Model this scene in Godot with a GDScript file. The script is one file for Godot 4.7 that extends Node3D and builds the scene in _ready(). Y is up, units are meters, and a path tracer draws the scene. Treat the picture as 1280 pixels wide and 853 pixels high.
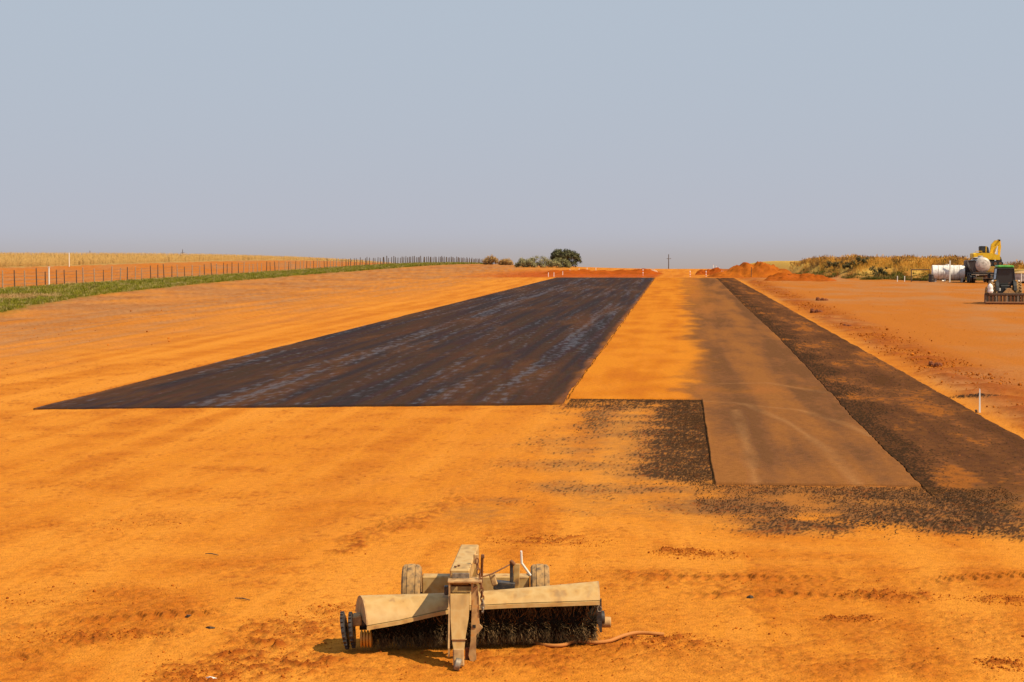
extends Node3D
# An airstrip under construction on red soil. x runs across the strip, d = -z runs along it, y is up, metres.

const FOCAL := 2200.0            # of a 1280 x 853 picture, in pixels
const EYE := 4.0
const PITCH := 0.0533585
const YAW := 0.0941319

# ------------------------------------------------------------------ mesh builder
class MB:
	var v := PackedVector3Array()
	var n := PackedVector3Array()
	var c := PackedColorArray()
	var t := Transform3D.IDENTITY
	var col := Color(1, 1, 1)
	var use_col := false
	func put(p: Vector3, m: Vector3) -> void:
		v.append(t * p); n.append((t.basis * m).normalized())
		if use_col: c.append(col)
	func tri(a: Vector3, b: Vector3, d: Vector3) -> void:
		var m := (b - a).cross(d - a)
		if m.length_squared() < 1e-16: return
		put(a, m); put(d, m); put(b, m)
	func trio(a: Vector3, b: Vector3, d: Vector3, out: Vector3) -> void:
		if (b - a).cross(d - a).dot(out) < 0.0: tri(a, d, b)
		else: tri(a, b, d)
	func quado(a: Vector3, b: Vector3, d: Vector3, e: Vector3, out: Vector3) -> void:
		trio(a, b, d, out); trio(a, d, e, out)
	func stri(a: Vector3, b: Vector3, d: Vector3, na: Vector3, nb: Vector3, nd: Vector3) -> void:
		if (b - a).cross(d - a).dot(na + nb + nd) < 0.0:
			put(a, na); put(b, nb); put(d, nd)
		else:
			put(a, na); put(d, nd); put(b, nb)
	func box(at: Vector3, size: Vector3, bev := 0.0, turn := Vector3.ZERO) -> MB:
		var keep := t
		t = t * Transform3D(Basis.from_euler(turn), at)
		var h := size * 0.5
		var b: float = min(bev, min(h.x, min(h.y, h.z)) * 0.9)
		for i in 3:
			var j := (i + 1) % 3
			var k := (i + 2) % 3
			for s in [-1.0, 1.0]:
				var q := []
				for m in [[-1, -1], [1, -1], [1, 1], [-1, 1]]:
					var p := Vector3.ZERO
					p[i] = s * h[i]; p[j] = m[0] * (h[j] - b); p[k] = m[1] * (h[k] - b)
					q.append(p)
				var o := Vector3.ZERO
				o[i] = s
				quado(q[0], q[1], q[2], q[3], o)
				if b > 0.0:
					for u in [-1.0, 1.0]:
						var a1 := Vector3.ZERO; var a2 := Vector3.ZERO; var b1 := Vector3.ZERO; var b2 := Vector3.ZERO
						a1[i] = s * h[i]; a1[j] = u * (h[j] - b); a1[k] = -(h[k] - b)
						a2 = a1; a2[k] = h[k] - b
						b1[i] = s * (h[i] - b); b1[j] = u * h[j]; b1[k] = -(h[k] - b)
						b2 = b1; b2[k] = h[k] - b
						quado(a1, a2, b2, b1, a1 + b2)
		if b > 0.0:
			for sx in [-1.0, 1.0]:
				for sy in [-1.0, 1.0]:
					for sz in [-1.0, 1.0]:
						trio(Vector3(sx * h.x, sy * (h.y - b), sz * (h.z - b)), Vector3(sx * (h.x - b), sy * h.y, sz * (h.z - b)), Vector3(sx * (h.x - b), sy * (h.y - b), sz * h.z), Vector3(sx, sy, sz))
		t = keep
		return self
	func tube(pts: Array, rad: Array, sides := 8, caps := true) -> MB:
		var rings := []
		var norms := []
		var up := Vector3.UP
		for i in pts.size():
			var p: Vector3 = pts[i]
			var dir: Vector3 = (pts[min(i + 1, pts.size() - 1)] - pts[max(i - 1, 0)]).normalized()
			if absf(dir.dot(up)) > 0.95: up = Vector3.RIGHT if absf(dir.x) < 0.9 else Vector3.FORWARD
			var a := dir.cross(up).normalized()
			var b := a.cross(dir).normalized()
			up = b
			var r: float = rad[min(i, rad.size() - 1)]
			var ring := []
			var nr := []
			for k in sides:
				var w := TAU * k / sides
				var o := a * cos(w) + b * sin(w)
				ring.append(p + o * r); nr.append(o)
			rings.append(ring); norms.append(nr)
		for i in pts.size() - 1:
			for k in sides:
				var m := (k + 1) % sides
				stri(rings[i][k], rings[i][m], rings[i + 1][m], norms[i][k], norms[i][m], norms[i][m])
				stri(rings[i][k], rings[i + 1][m], rings[i + 1][k], norms[i][k], norms[i][m], norms[i][k])
		if caps:
			for e in [0, pts.size() - 1]:
				var o: Vector3 = (pts[0] - pts[1]) if e == 0 else (pts[e] - pts[e - 1])
				for k in range(1, sides - 1): trio(rings[e][0], rings[e][k], rings[e][k + 1], o)
		return self
	func lathe(prof: Array, sides := 24, flat := false) -> MB:    # prof: [radius, height] around local y
		for i in prof.size() - 1:
			var r0: float = prof[i][0]
			var y0: float = prof[i][1]
			var r1: float = prof[i + 1][0]
			var y1: float = prof[i + 1][1]
			var sl := Vector2(y1 - y0, r0 - r1)
			if sl.length() < 1e-6: continue
			sl = sl.normalized()
			for k in sides:
				var a := TAU * k / sides
				var b := TAU * (k + 1) / sides
				var da := Vector3(cos(a), 0, sin(a))
				var db := Vector3(cos(b), 0, sin(b))
				var na := da * sl.x + Vector3.UP * sl.y
				var nb := db * sl.x + Vector3.UP * sl.y
				var p0 := da * r0 + Vector3.UP * y0
				var p1 := db * r0 + Vector3.UP * y0
				var p2 := db * r1 + Vector3.UP * y1
				var p3 := da * r1 + Vector3.UP * y1
				if r0 > 1e-5: nstri(p0, p1, p2, na, nb, nb)
				if r1 > 1e-5: nstri(p0, p2, p3, na, nb, na)
		return self
	func nstri(a: Vector3, b: Vector3, d: Vector3, na: Vector3, nb: Vector3, nd: Vector3) -> void:
		stri(a, b, d, na, nb, nd)
	func prism(poly: PackedVector2Array, depth: float) -> MB:     # polygon in local xy, centred on z = 0
		var h := depth * 0.5
		var idx := Geometry2D.triangulate_polygon(poly)
		for i in range(0, idx.size(), 3):
			for s in [-1.0, 1.0]:
				var p := []
				for k in 3: p.append(Vector3(poly[idx[i + k]].x, poly[idx[i + k]].y, s * h))
				trio(p[0], p[1], p[2], Vector3(0, 0, s))
		var area := 0.0
		for i in poly.size(): area += poly[i].cross(poly[(i + 1) % poly.size()])
		for i in poly.size():
			var a := poly[i]
			var b := poly[(i + 1) % poly.size()]
			var o := Vector2(b.y - a.y, a.x - b.x) * signf(area)
			quado(Vector3(a.x, a.y, -h), Vector3(b.x, b.y, -h), Vector3(b.x, b.y, h), Vector3(a.x, a.y, h), Vector3(o.x, o.y, 0))
		return self
	func mesh() -> ArrayMesh:
		var arr := []
		arr.resize(Mesh.ARRAY_MAX)
		arr[Mesh.ARRAY_VERTEX] = v
		arr[Mesh.ARRAY_NORMAL] = n
		if use_col: arr[Mesh.ARRAY_COLOR] = c
		var m := ArrayMesh.new()
		m.add_surface_from_arrays(Mesh.PRIMITIVE_TRIANGLES, arr)
		return m

func mb(at := Transform3D.IDENTITY) -> MB:
	var m := MB.new()
	m.t = at
	return m

func obj(called: String, m, mat_: Material, parent: Node = self) -> MeshInstance3D:
	var o := MeshInstance3D.new()
	o.name = called
	o.mesh = m.mesh() if m is MB else m
	o.material_override = mat_
	parent.add_child(o, true)
	return o

var taken := {}
func numbered(called: String) -> String:
	var k: int = taken.get(called, 0)
	taken[called] = k + 1
	return called if k == 0 else "%s_%03d" % [called, k]

func tag(o: Node, label: String, category: String, group := "") -> Node:
	o.set_meta("label", label); o.set_meta("category", category)
	if group: o.set_meta("group", group)
	return o

func thing(called: String, label: String, category: String, at := Vector3.ZERO, turn := 0.0, group := "") -> Node3D:
	var o := Node3D.new()
	o.name = numbered(called)
	add_child(o)
	o.position = at; o.rotation.y = turn
	tag(o, label, category, group)
	return o

func setting(called: String, m, mat_: Material) -> MeshInstance3D:
	var o := obj(called, m, mat_)
	o.set_meta("kind", "structure")
	return o

func stuff(called: String, mesh: Mesh, mat_: Material, xf: Array, cols: Array, label: String, category: String) -> void:
	var mm := MultiMesh.new()
	mm.transform_format = MultiMesh.TRANSFORM_3D
	mm.use_colors = true
	mm.mesh = mesh
	mm.instance_count = xf.size()
	for i in xf.size():
		mm.set_instance_transform(i, xf[i])
		mm.set_instance_color(i, cols[i])
	var o := MultiMeshInstance3D.new()
	o.name = called
	o.multimesh = mm
	o.material_override = mat_
	add_child(o)
	tag(o, label, category)
	o.set_meta("kind", "stuff")

# ------------------------------------------------------------------ numbers
func ss(a: float, b: float, x: float) -> float:
	var t := clampf((x - a) / (b - a), 0.0, 1.0)
	return t * t * (3.0 - 2.0 * t)

func noise(sd: int, freq: float, oct := 3, kind := FastNoiseLite.TYPE_SIMPLEX_SMOOTH) -> FastNoiseLite:
	var f := FastNoiseLite.new()
	f.seed = sd; f.frequency = freq; f.noise_type = kind
	f.fractal_octaves = oct
	if oct == 1: f.fractal_type = FastNoiseLite.FRACTAL_NONE
	return f

# a pixel of the photograph to the point of the level ground it shows: (x, d)
func gp(px: float, py: float, h := 0.0) -> Vector2:
	var r := Vector3((px - 640.0) / FOCAL, (426.5 - py) / FOCAL, -1.0)
	r = Basis(Vector3.UP, YAW) * (Basis(Vector3.RIGHT, -PITCH) * r)
	var k := (h - EYE) / r.y
	return Vector2(r.x * k, -r.z * k)
# x across the strip of a pixel column at a known distance d
func xat(px: float, d: float) -> float:
	var r := Vector3((px - 640.0) / FOCAL, (426.5 - 309.0) / FOCAL, -1.0)
	r = Basis(Vector3.UP, YAW) * (Basis(Vector3.RIGHT, -PITCH) * r)
	return r.x / -r.z * d
func on(x: float, d: float, up := 0.0) -> Vector3:
	return Vector3(x, hills(x, d) + up, -d)

# ------------------------------------------------------------------ materials
func lin(r: float, g: float, b: float) -> Color: return Color(r, g, b).linear_to_srgb()

func mat(c: Color, rough := 0.8, metal := 0.0, spec := 0.5) -> StandardMaterial3D:
	var m := StandardMaterial3D.new()
	m.albedo_color = c.linear_to_srgb(); m.roughness = rough; m.metallic = metal; m.metallic_specular = spec
	return m

func ramp_image(f: FastNoiseLite, size: int, ramp: Array) -> Image:      # ramp: [[pos, linear Color], ...]
	var src := f.get_seamless_image(size, size, false, false, 0.1, true)
	src.convert(Image.FORMAT_L8)
	var data := src.get_data()
	var lut := PackedByteArray()
	lut.resize(768)
	for i in 256:
		var x := i / 255.0
		var c: Color = ramp[0][1]
		for k in ramp.size() - 1:
			if x >= ramp[k][0]:
				c = (ramp[k][1] as Color).lerp(ramp[k + 1][1], clampf((x - ramp[k][0]) / (ramp[k + 1][0] - ramp[k][0]), 0, 1))
		c = c.linear_to_srgb()
		lut[i * 3] = int(clampf(c.r, 0, 1) * 255); lut[i * 3 + 1] = int(clampf(c.g, 0, 1) * 255); lut[i * 3 + 2] = int(clampf(c.b, 0, 1) * 255)
	var out := PackedByteArray()
	out.resize(data.size() * 3)
	for i in data.size():
		var a := data[i] * 3
		out[i * 3] = lut[a]; out[i * 3 + 1] = lut[a + 1]; out[i * 3 + 2] = lut[a + 2]
	var im := Image.create_from_data(size, size, false, Image.FORMAT_RGB8, out)
	im.generate_mipmaps()
	return im

func worn(sd: int, freq: float, ramp: Array, scale_: float, rough := 0.8, metal := 0.0) -> StandardMaterial3D:
	var m := mat(Color(1, 1, 1), rough, metal)
	m.albedo_texture = ImageTexture.create_from_image(ramp_image(noise(sd, freq, 5), 256, ramp))
	m.uv1_triplanar = true
	m.uv1_scale = Vector3.ONE * scale_
	return m

func tinted(rough := 0.9, spec := 0.2) -> StandardMaterial3D:
	var m := mat(Color(1, 1, 1), rough, 0.0, spec)
	m.vertex_color_use_as_albedo = true
	return m

var M := {}
func make_materials() -> void:
	var dust := Color(0.45, 0.19, 0.04)
	M.cream = worn(3, 0.012, [[0.0, Color(0.26, 0.15, 0.05)], [0.30, Color(0.40, 0.23, 0.07)], [0.46, Color(0.46, 0.295, 0.11)], [0.6, Color(0.44, 0.26, 0.085)], [0.74, Color(0.42, 0.23, 0.06)], [0.82, Color(0.30, 0.15, 0.045)], [1.0, Color(0.13, 0.065, 0.025)]], 0.9, 0.62)
	M.tan = worn(5, 0.02, [[0.0, Color(0.2, 0.1, 0.035)], [0.4, Color(0.34, 0.19, 0.075)], [0.7, Color(0.46, 0.28, 0.11)], [1.0, Color(0.5, 0.22, 0.05)]], 1.5, 0.75)
	M.rust = worn(7, 0.03, [[0.0, Color(0.05, 0.02, 0.01)], [0.5, Color(0.16, 0.06, 0.02)], [1.0, Color(0.3, 0.12, 0.03)]], 2.0, 0.85)
	M.dark_steel = worn(9, 0.03, [[0.0, Color(0.015, 0.014, 0.016)], [0.5, Color(0.04, 0.037, 0.04)], [1.0, Color(0.12, 0.08, 0.05)]], 2.0, 0.5, 0.3)
	M.grey_steel = worn(11, 0.03, [[0.0, Color(0.1, 0.08, 0.06)], [0.5, Color(0.25, 0.2, 0.15)], [1.0, Color(0.4, 0.32, 0.24)]], 2.0, 0.5, 0.5)
	M.rubber = worn(13, 0.03, [[0.0, Color(0.03, 0.025, 0.02)], [0.3, Color(0.12, 0.075, 0.04)], [0.5, Color(0.32, 0.18, 0.065)], [1.0, Color(0.44, 0.25, 0.085)]], 1.6, 0.9)
	M.bristle = tinted(0.8, 0.25)
	M.hose = mat(Color(0.40, 0.145, 0.025), 0.85)
	M.amber = mat(Color(0.52, 0.24, 0.03), 0.5)
	M.black = mat(Color(0.012, 0.012, 0.013), 0.6)
	M.black_gloss = mat(Color(0.012, 0.012, 0.014), 0.25)
	M.glass = mat(Color(0.03, 0.035, 0.04), 0.08)
	M.green = worn(15, 0.02, [[0.0, Color(0.03, 0.12, 0.015)], [0.5, Color(0.06, 0.27, 0.03)], [1.0, Color(0.12, 0.34, 0.05)]], 0.6, 0.4)
	M.yellow = worn(17, 0.02, [[0.0, Color(0.38, 0.2, 0.01)], [0.35, Color(0.72, 0.42, 0.01)], [0.7, Color(0.82, 0.5, 0.015)], [1.0, Color(0.5, 0.26, 0.03)]], 0.4, 0.45)
	M.white_tank = worn(19, 0.015, [[0.0, Color(0.28, 0.24, 0.2)], [0.35, Color(0.6, 0.57, 0.53)], [0.6, Color(0.78, 0.76, 0.73)], [1.0, Color(0.62, 0.55, 0.47)]], 0.35, 0.5)
	M.grey_tank = worn(21, 0.015, [[0.0, Color(0.2, 0.17, 0.14)], [0.4, Color(0.42, 0.38, 0.34)], [0.7, Color(0.55, 0.5, 0.45)], [1.0, Color(0.4, 0.3, 0.22)]], 0.5, 0.5)
	M.white = mat(Color(0.75, 0.72, 0.66), 0.6)
	M.orange_paint = mat(Color(0.62, 0.09, 0.015), 0.6)
	M.cloth = mat(Color(0.78, 0.76, 0.74), 0.9)
	M.post_dark = worn(23, 0.04, [[0.0, Color(0.03, 0.02, 0.014)], [0.5, Color(0.085, 0.052, 0.034)], [1.0, Color(0.16, 0.10, 0.06)]], 1.0, 0.95)
	M.post_pale = worn(25, 0.04, [[0.0, Color(0.12, 0.08, 0.05)], [0.5, Color(0.3, 0.22, 0.15)], [1.0, Color(0.42, 0.33, 0.25)]], 1.0, 0.95)
	M.wire = mat(Color(0.12, 0.1, 0.09), 0.6, 0.6)
	M.bark = worn(27, 0.03, [[0.0, Color(0.03, 0.02, 0.012)], [1.0, Color(0.12, 0.08, 0.05)]], 1.0, 0.95)
	M.leaf = tinted(0.7, 0.3)
	M.leaf.backlight_enabled = true
	M.leaf.backlight = Color(0.25, 0.28, 0.12)
	M.straw = tinted(0.8, 0.25)
	M.straw.backlight_enabled = true
	M.straw.backlight = Color(0.60, 0.48, 0.22)
	# soil grain: fine speckle that multiplies the colour each spot of ground has
	var size := 1024
	var a := noise(31, 0.11, 4).get_seamless_image(size, size, false, false, 0.1, true)
	var b := noise(32, 0.02, 4).get_seamless_image(size, size, false, false, 0.1, true)
	a.convert(Image.FORMAT_L8); b.convert(Image.FORMAT_L8)
	var da := a.get_data()
	var db := b.get_data()
	var out := PackedByteArray()
	out.resize(size * size)
	var rl := PackedByteArray()
	rl.resize(size * size)
	for i in size * size:
		var f := da[i] / 255.0
		var g := db[i] / 255.0
		var k := 0.78 + 0.12 * f + 0.12 * g
		if f < 0.3: k -= (0.3 - f) * 1.9
		out[i] = int(clampf(k, 0.3, 1.0) * 255)
		rl[i] = int(clampf(f * 0.6 + g * 0.4, 0.0, 1.0) * 255)
	var grain := Image.create_from_data(size, size, false, Image.FORMAT_L8, out)
	grain.convert(Image.FORMAT_RGB8)
	grain.generate_mipmaps()
	var relief := Image.create_from_data(size, size, false, Image.FORMAT_L8, rl)
	relief.convert(Image.FORMAT_RGBA8)
	relief.bump_map_to_normal_map(5.0)
	M.soil = tinted(0.97, 0.12)
	M.soil.albedo_texture = ImageTexture.create_from_image(grain)
	M.soil.normal_enabled = true
	M.soil.normal_texture = ImageTexture.create_from_image(relief)
	M.soil.normal_scale = 0.8
	M.soil.uv1_triplanar = true; M.soil.uv1_world_triplanar = true
	M.soil.uv1_scale = Vector3.ONE * 0.31
	M.pave = M.soil.duplicate()
	M.pave.normal_scale = 0.5
	M.pave.roughness = 0.9
	M.pave.metallic_specular = 0.04

# ------------------------------------------------------------------ the lie of the land
func bank_foot(x: float) -> float:
	if x < 17.0: return 247.0 + (17.0 - x) * 8.0
	if x < 22.6: return lerpf(247.0, 220.0, (x - 17.0) / 5.6)
	if x < 29.0: return lerpf(220.0, 213.0, (x - 22.6) / 6.4)
	return 213.0 - minf((x - 29.0) * 0.1, 4.0)

func hills(x: float, d: float) -> float:
	var start := 250.0 + 110.0 * ss(0, 63, -x) + 180.0 * ss(63, 200, -x)
	var s := maxf(0.0, d - start)
	var y := -4.1e-5 * s * s if s < 400.0 else -6.56 - (s - 400.0) * 0.0328
	y += 1.3 * ss(70, 200, -x) * ss(60, 200, d)
	if x > 14.0 and d > 190.0:
		y += 1.7 * ss(0.0, 17.0, d - bank_foot(x)) * ss(14.5, 19.5, x) * (1.0 - 0.4 * ss(38.0, 43.0, x))
	return y

var nA: FastNoiseLite
var nB: FastNoiseLite
var nC: FastNoiseLite
var nD: FastNoiseLite
var nE: FastNoiseLite
var nF: FastNoiseLite
var stains := []      # each: x, d, 1/rx, 1/rd, kind, strength
var trails := []      # polylines: [points, half width, kind, strength, box]
var SO_H := 0.0
var SO_C := Color()

const ORANGE := Color(0.58, 0.20, 0.022)
const PALE := Color(0.64, 0.242, 0.032)
const MID := Color(0.47, 0.142, 0.016)
const RED := Color(0.27, 0.062, 0.010)
const LEFT := Color(0.40, 0.182, 0.070)
const RIGHT_ := Color(0.44, 0.142, 0.022)
const CRUMB := Color(0.040, 0.023, 0.013)
const BROWN := Color(0.20, 0.088, 0.034)
const TURF := Color(0.15, 0.125, 0.012)

func stain(px: float, py: float, rpx: float, rpy: float, kind: int, k: float) -> void:
	var p := gp(px, py)
	stains.append([p.x, p.y, FOCAL / (rpx * p.y), 8800.0 / (rpy * p.y * p.y), kind, k])

func trail(pix: Array, half: float, kind: int, k: float) -> void:
	var p := []
	var lo := Vector2(1e9, 1e9)
	var hi := -lo
	for q in pix:
		var g := gp(q[0], q[1])
		p.append(g); lo = lo.min(g); hi = hi.max(g)
	trails.append([p, half, kind, k, lo - Vector2.ONE * half * 2.0, hi + Vector2.ONE * half * 2.0])

func make_ground_plan() -> void:
	nA = noise(101, 0.06, 3); nB = noise(102, 0.5, 4); nC = noise(103, 3.2, 3); nD = noise(104, 0.22, 4); nE = noise(105, 9.0, 2); nF = noise(106, 17.0, 2)
	# kinds: 0 disturbed red soil, 1 greyish asphalt dust, 2 pale trodden dust, 3 crumbs
	stain(690, 677, 75, 7, 0, 1.0); stain(880, 693, 60, 6, 0, 0.9); stain(850, 690, 30, 4, 0, 0.8)
	stain(1120, 745, 70, 7, 0, 0.8); stain(1065, 775, 40, 4, 0, 0.8); stain(1262, 830, 40, 8, 0, 1.0); stain(1258, 750, 45, 6, 0, 0.9)
	stain(830, 803, 70, 12, 0, 0.75); stain(300, 835, 120, 26, 0, 1.0); stain(370, 790, 90, 26, 0, 0.95); stain(420, 765, 50, 10, 0, 0.55)
	stain(240, 850, 60, 14, 0, 0.7); stain(540, 832, 230, 24, 0, 0.5); stain(90, 800, 90, 8, 0, 0.5); stain(150, 795, 80, 5, 0, 0.6)
	stain(60, 755, 110, 5, 0, 0.35); stain(185, 655, 70, 12, 0, 0.35); stain(700, 765, 260, 60, 0, 0.32); stain(1000, 732, 280, 20, 0, 0.5)
	stain(860, 820, 300, 40, 0, 0.42); stain(1150, 800, 200, 45, 0, 0.45); stain(120, 790, 200, 45, 0, 0.4); stain(80, 740, 160, 14, 0, 0.3)
	stain(585, 640, 80, 16, 1, 0.55); stain(740, 625, 60, 20, 1, 0.5); stain(830, 610, 130, 40, 1, 0.35); stain(900, 640, 160, 25, 1, 0.4)
	stain(780, 545, 90, 30, 1, 0.3); stain(745, 525, 25, 18, 3, 0.5); stain(1195, 655, 60, 14, 3, 0.85); stain(1100, 650, 120, 14, 3, 0.55)
	stain(1075, 635, 70, 14, 3, 0.5); stain(960, 640, 60, 12, 3, 0.4); stain(1140, 625, 50, 12, 3, 0.7); stain(1215, 640, 40, 20, 1, 0.6)
	stain(1245, 640, 60, 25, 1, 0.6); stain(940, 625, 90, 12, 1, 0.5); stain(1215, 497, 35, 1.6, 3, 0.75)
	trail([[435, 690], [470, 668], [510, 652], [545, 637], [575, 625]], 0.35, 0, 0.9)
	trail([[575, 625], [620, 590], [660, 560], [690, 530]], 0.35, 0, 0.35)
	trail([[0, 610], [250, 640], [430, 615], [600, 560], [690, 515]], 0.9, 2, 0.45)
	trail([[0, 690], [300, 690], [520, 640], [600, 600], [690, 520]], 0.7, 2, 0.5)
	trail([[700, 540], [710, 580], [780, 630], [900, 655], [1100, 672]], 0.5, 2, 0.6)
	trail([[690, 560], [700, 620], [800, 665], [1000, 685], [1280, 690]], 0.5, 2, 0.5)
	trail([[250, 720], [420, 700], [600, 660]], 0.3, 2, 0.4)
	trail([[0, 735], [400, 722], [800, 702], [1280, 705]], 0.4, 2, 0.4)
	# tyre treads (kind 9): pressed bars
	trail([[20, 785], [110, 777], [180, 773], [260, 768], [340, 756]], 0.2, 9, 1.0)
	trail([[10, 825], [90, 806], [180, 795], [230, 788]], 0.2, 9, 0.8)
	trail([[820, 722], [940, 723], [1040, 724], [1130, 727], [1280, 718]], 0.22, 9, 0.9)
	trail([[795, 748], [850, 744], [900, 744]], 0.22, 9, 1.0)
	trail([[960, 742], [1040, 747], [1100, 744]], 0.22, 9, 0.9)

func seg_dist(p: Vector2, a: Vector2, b: Vector2) -> Vector2:     # (distance, how far along)
	var ab := b - a
	var l := ab.length()
	var t := clampf((p - a).dot(ab) / (l * l), 0.0, 1.0)
	return Vector2(p.distance_to(a + ab * t), t * l)

# height of the loose surface over hills() and base colour of the soil at (x, d)
func soil(x: float, d: float) -> void:
	var a := nA.get_noise_2d(x, d)
	var b := nB.get_noise_2d(x, d)
	var c := 0.0
	var e := 0.0
	var near := d < 60.0
	if near:
		c = nC.get_noise_2d(x, d); e = nE.get_noise_2d(x, d)
	var h := 0.012 * b + 0.02 * a
	# long sweeps left by the grader run along the strip
	var along := nD.get_noise_2d(x * 3.0, d * 0.12)
	var col := ORANGE.lerp(PALE, clampf(0.3 + along * 1.3 + a * 0.6, 0, 1))
	col = col.lerp(MID, clampf(b * 0.9 + 0.12 - along * 1.1 + e * 0.25, 0, 0.85))
	# ground left of the black surface: paler, ridged
	var lw := ss(-19.0, -24.0, x + a * 4.0)
	if lw > 0.0:
		col = col.lerp(LEFT.lerp(Color(0.33, 0.115, 0.030), clampf(0.3 + along * 0.9 + b * 0.7 + a * 0.5, 0, 1)).lerp(ORANGE, ss(-36.0, -24.0, x + along * 14.0) * 0.6), lw * clampf(0.85 + a, 0.4, 1.0))
		h += lw * (0.10 * along + 0.05 * nD.get_noise_2d(x * 4.0, d * 0.3))
	# right of the strip
	var rw := ss(7.0, 8.2, x)
	if rw > 0.0:
		var along2 := nD.get_noise_2d(x * 0.7, d * 0.25)
		col = col.lerp(RIGHT_.lerp(LEFT, clampf(along2 * 1.1 + a * 0.6 + ss(11, 16, x) * 0.35, 0, 0.85)), rw)
		var edge := ss(2.2, 0.0, absf(x - 8.9 + b * 0.8)) * rw
		col = col.lerp(RED, clampf(edge * (0.55 + b * 0.9), 0, 0.8))
		h += rw * (0.05 * along2 + 0.12 * edge * maxf(0.0, b + 0.25))
		if d > 190.0:
			var bf := d - bank_foot(x)
			var w := ss(-2.0, 3.0, bf) * ss(14, 18, x)
			col = col.lerp(RED.lerp(Color(0.25, 0.17, 0.045), clampf(0.5 + b + a, 0, 1)).lerp(Color(0.56, 0.33, 0.075), ss(4.0, 9.0, bf + b * 4.0) * (1.0 - ss(33.5, 35.0, x) * ss(26.0, 22.0, bf))), w)
	# verge of grass along the fence
	if x < -35.0 and x > -66.0:
		var inner := -53.5 + 13.0 * exp(-(d - 103.0) / 50.0)
		var w := ss(inner + 0.8, inner - 1.2, x + b * 1.6) * ss(-65.0, -62.0, x + b * 2.0) * ss(520, 400, d)
		col = col.lerp(TURF.lerp(Color(0.26, 0.2, 0.05), clampf(b * 1.2 + a * 0.4, 0, 0.8)), w * clampf(0.85 + b * 0.6, 0.3, 1.0))
		h += w * 0.06
		var dry := ss(4.5, 1.5, Vector2(x + 52.5, (d - 133.0) * 0.4).length() + b * 2.0)
		col = col.lerp(Color(0.36, 0.18, 0.06), dry * 0.8)
	if x < -64.0:
		col = col.lerp(Color(0.48, 0.15, 0.022).lerp(LEFT, clampf(0.3 + a + b * 0.5, 0, 1)), ss(-64.0, -66.0, x))
		col = col.lerp(Color(0.45, 0.30, 0.11), ss(-116.0, -120.0, x + b * 3.0))
	# beyond the paved part: red cut soil
	if d > 226.0 and x > -40.0 and x < 14.0:
		col = col.lerp(Color(0.42, 0.085, 0.012).lerp(RED, clampf(b, 0, 1)), ss(228, 236, d + b * 3.0) * ss(330, 270, d) * ss(-34, -20, x) * (1.0 - ss(-3.4, -2.0, x) * ss(5.5, 4.0, x) * 0.85))
	if d < 62.0:
		var p := Vector2(x, d)
		for s in stains:
			var u: float = (x - s[0]) * s[2]
			if u > 2.2 or u < -2.2: continue
			var w: float = (d - s[1]) * s[3]
			if w > 2.2 or w < -2.2: continue
			var q: float = 1.0 - sqrt(u * u + w * w) + b * 0.55 + c * 0.3
			if q <= 0.0: continue
			var k: float = clampf(q * 2.2, 0, 1) * s[5]
			match s[4]:
				0:
					col = col.lerp(RED, k * clampf(0.5 + c * 0.9 + e * 0.5, 0.0, 0.95))
					h += k * (0.008 + 0.022 * absf(c) + 0.02 * e)
				1: col = col.lerp(BROWN, k * clampf(0.6 + c * 0.6 + e * 0.3, 0, 1))
				2: col = col.lerp(PALE, k)
				3:
					col = col.lerp(BROWN, k * 0.5).lerp(CRUMB, grain(k, x, d))
					h += k * (0.008 + 0.02 * absf(e))
		for s in trails:
			if x < s[4].x or d < s[4].y or x > s[5].x or d > s[5].y: continue
			var best := Vector2(1e9, 0)
			var run := 0.0
			for i in s[0].size() - 1:
				var r := seg_dist(p, s[0][i], s[0][i + 1])
				if r.x < best.x: best = Vector2(r.x, run + r.y)
				run += (s[0][i + 1] - s[0][i]).length()
			var q: float = 1.0 - best.x / s[1]
			match s[2]:
				9:
					if q > 0.0:
						var bar := sin(best.y * TAU / 0.17 + best.x * 14.0)
						var k: float = s[3] * ss(0.0, 0.25, q) * clampf(0.7 + b * 1.6, 0, 1)
						h += k * (-0.02 + 0.036 * ss(-0.3, 0.4, bar))
						col = col.lerp(RED, k * 0.3)
				0:
					q += b * 0.5 + c * 0.4
					if q > 0.0:
						var k: float = clampf(q * 1.6, 0, 1) * s[3]
						col = col.lerp(RED, k * clampf(0.5 + c * 0.9 + e * 0.5, 0, 0.95))
						h += k * (0.015 + 0.03 * absf(c) + 0.022 * e)
				2:
					q += b * 0.6
					if q > 0.0: col = col.lerp(PALE, clampf(q, 0, 1) * s[3])
		# asphalt crumbs spilt round the end of the paved lane
		var z := 0.0
		z = maxf(z, ss(-1.1, -0.15, x + b * 0.5) * ss(0.75, 0.6, x) * ss(28.6, 31.5, d + b * 2.0) * ss(46.4, 46.2, d))
		z = maxf(z, 0.85 * ss(-3.2, -2.4, x) * ss(0.7, 0.6, x) * ss(42.2, 45.4, d + b * 2.5) * ss(46.4, 46.2, d))
		z = maxf(z, 0.8 * ss(24.6, 26.0, d + b * 1.2) * ss(30.2, 28.0, d) * ss(0.3, 2.0, x + b) * ss(5.6, 4.8, x) * clampf(0.55 + b * 1.5 + ss(2.0, 4.2, x) * 0.4, 0, 1))
		var q4 := 0.75 * ss(26.5, 30.5, d + b * 2.5) * ss(46.4, 46.2, d) * ss(-3.4, -1.2, x + b) * ss(0.75, 0.6, x)
		if q4 > 0.0: col = col.lerp(Color(0.34, 0.15, 0.045), q4 * clampf(0.65 + b * 0.8 + c * 0.3, 0, 1))
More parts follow.
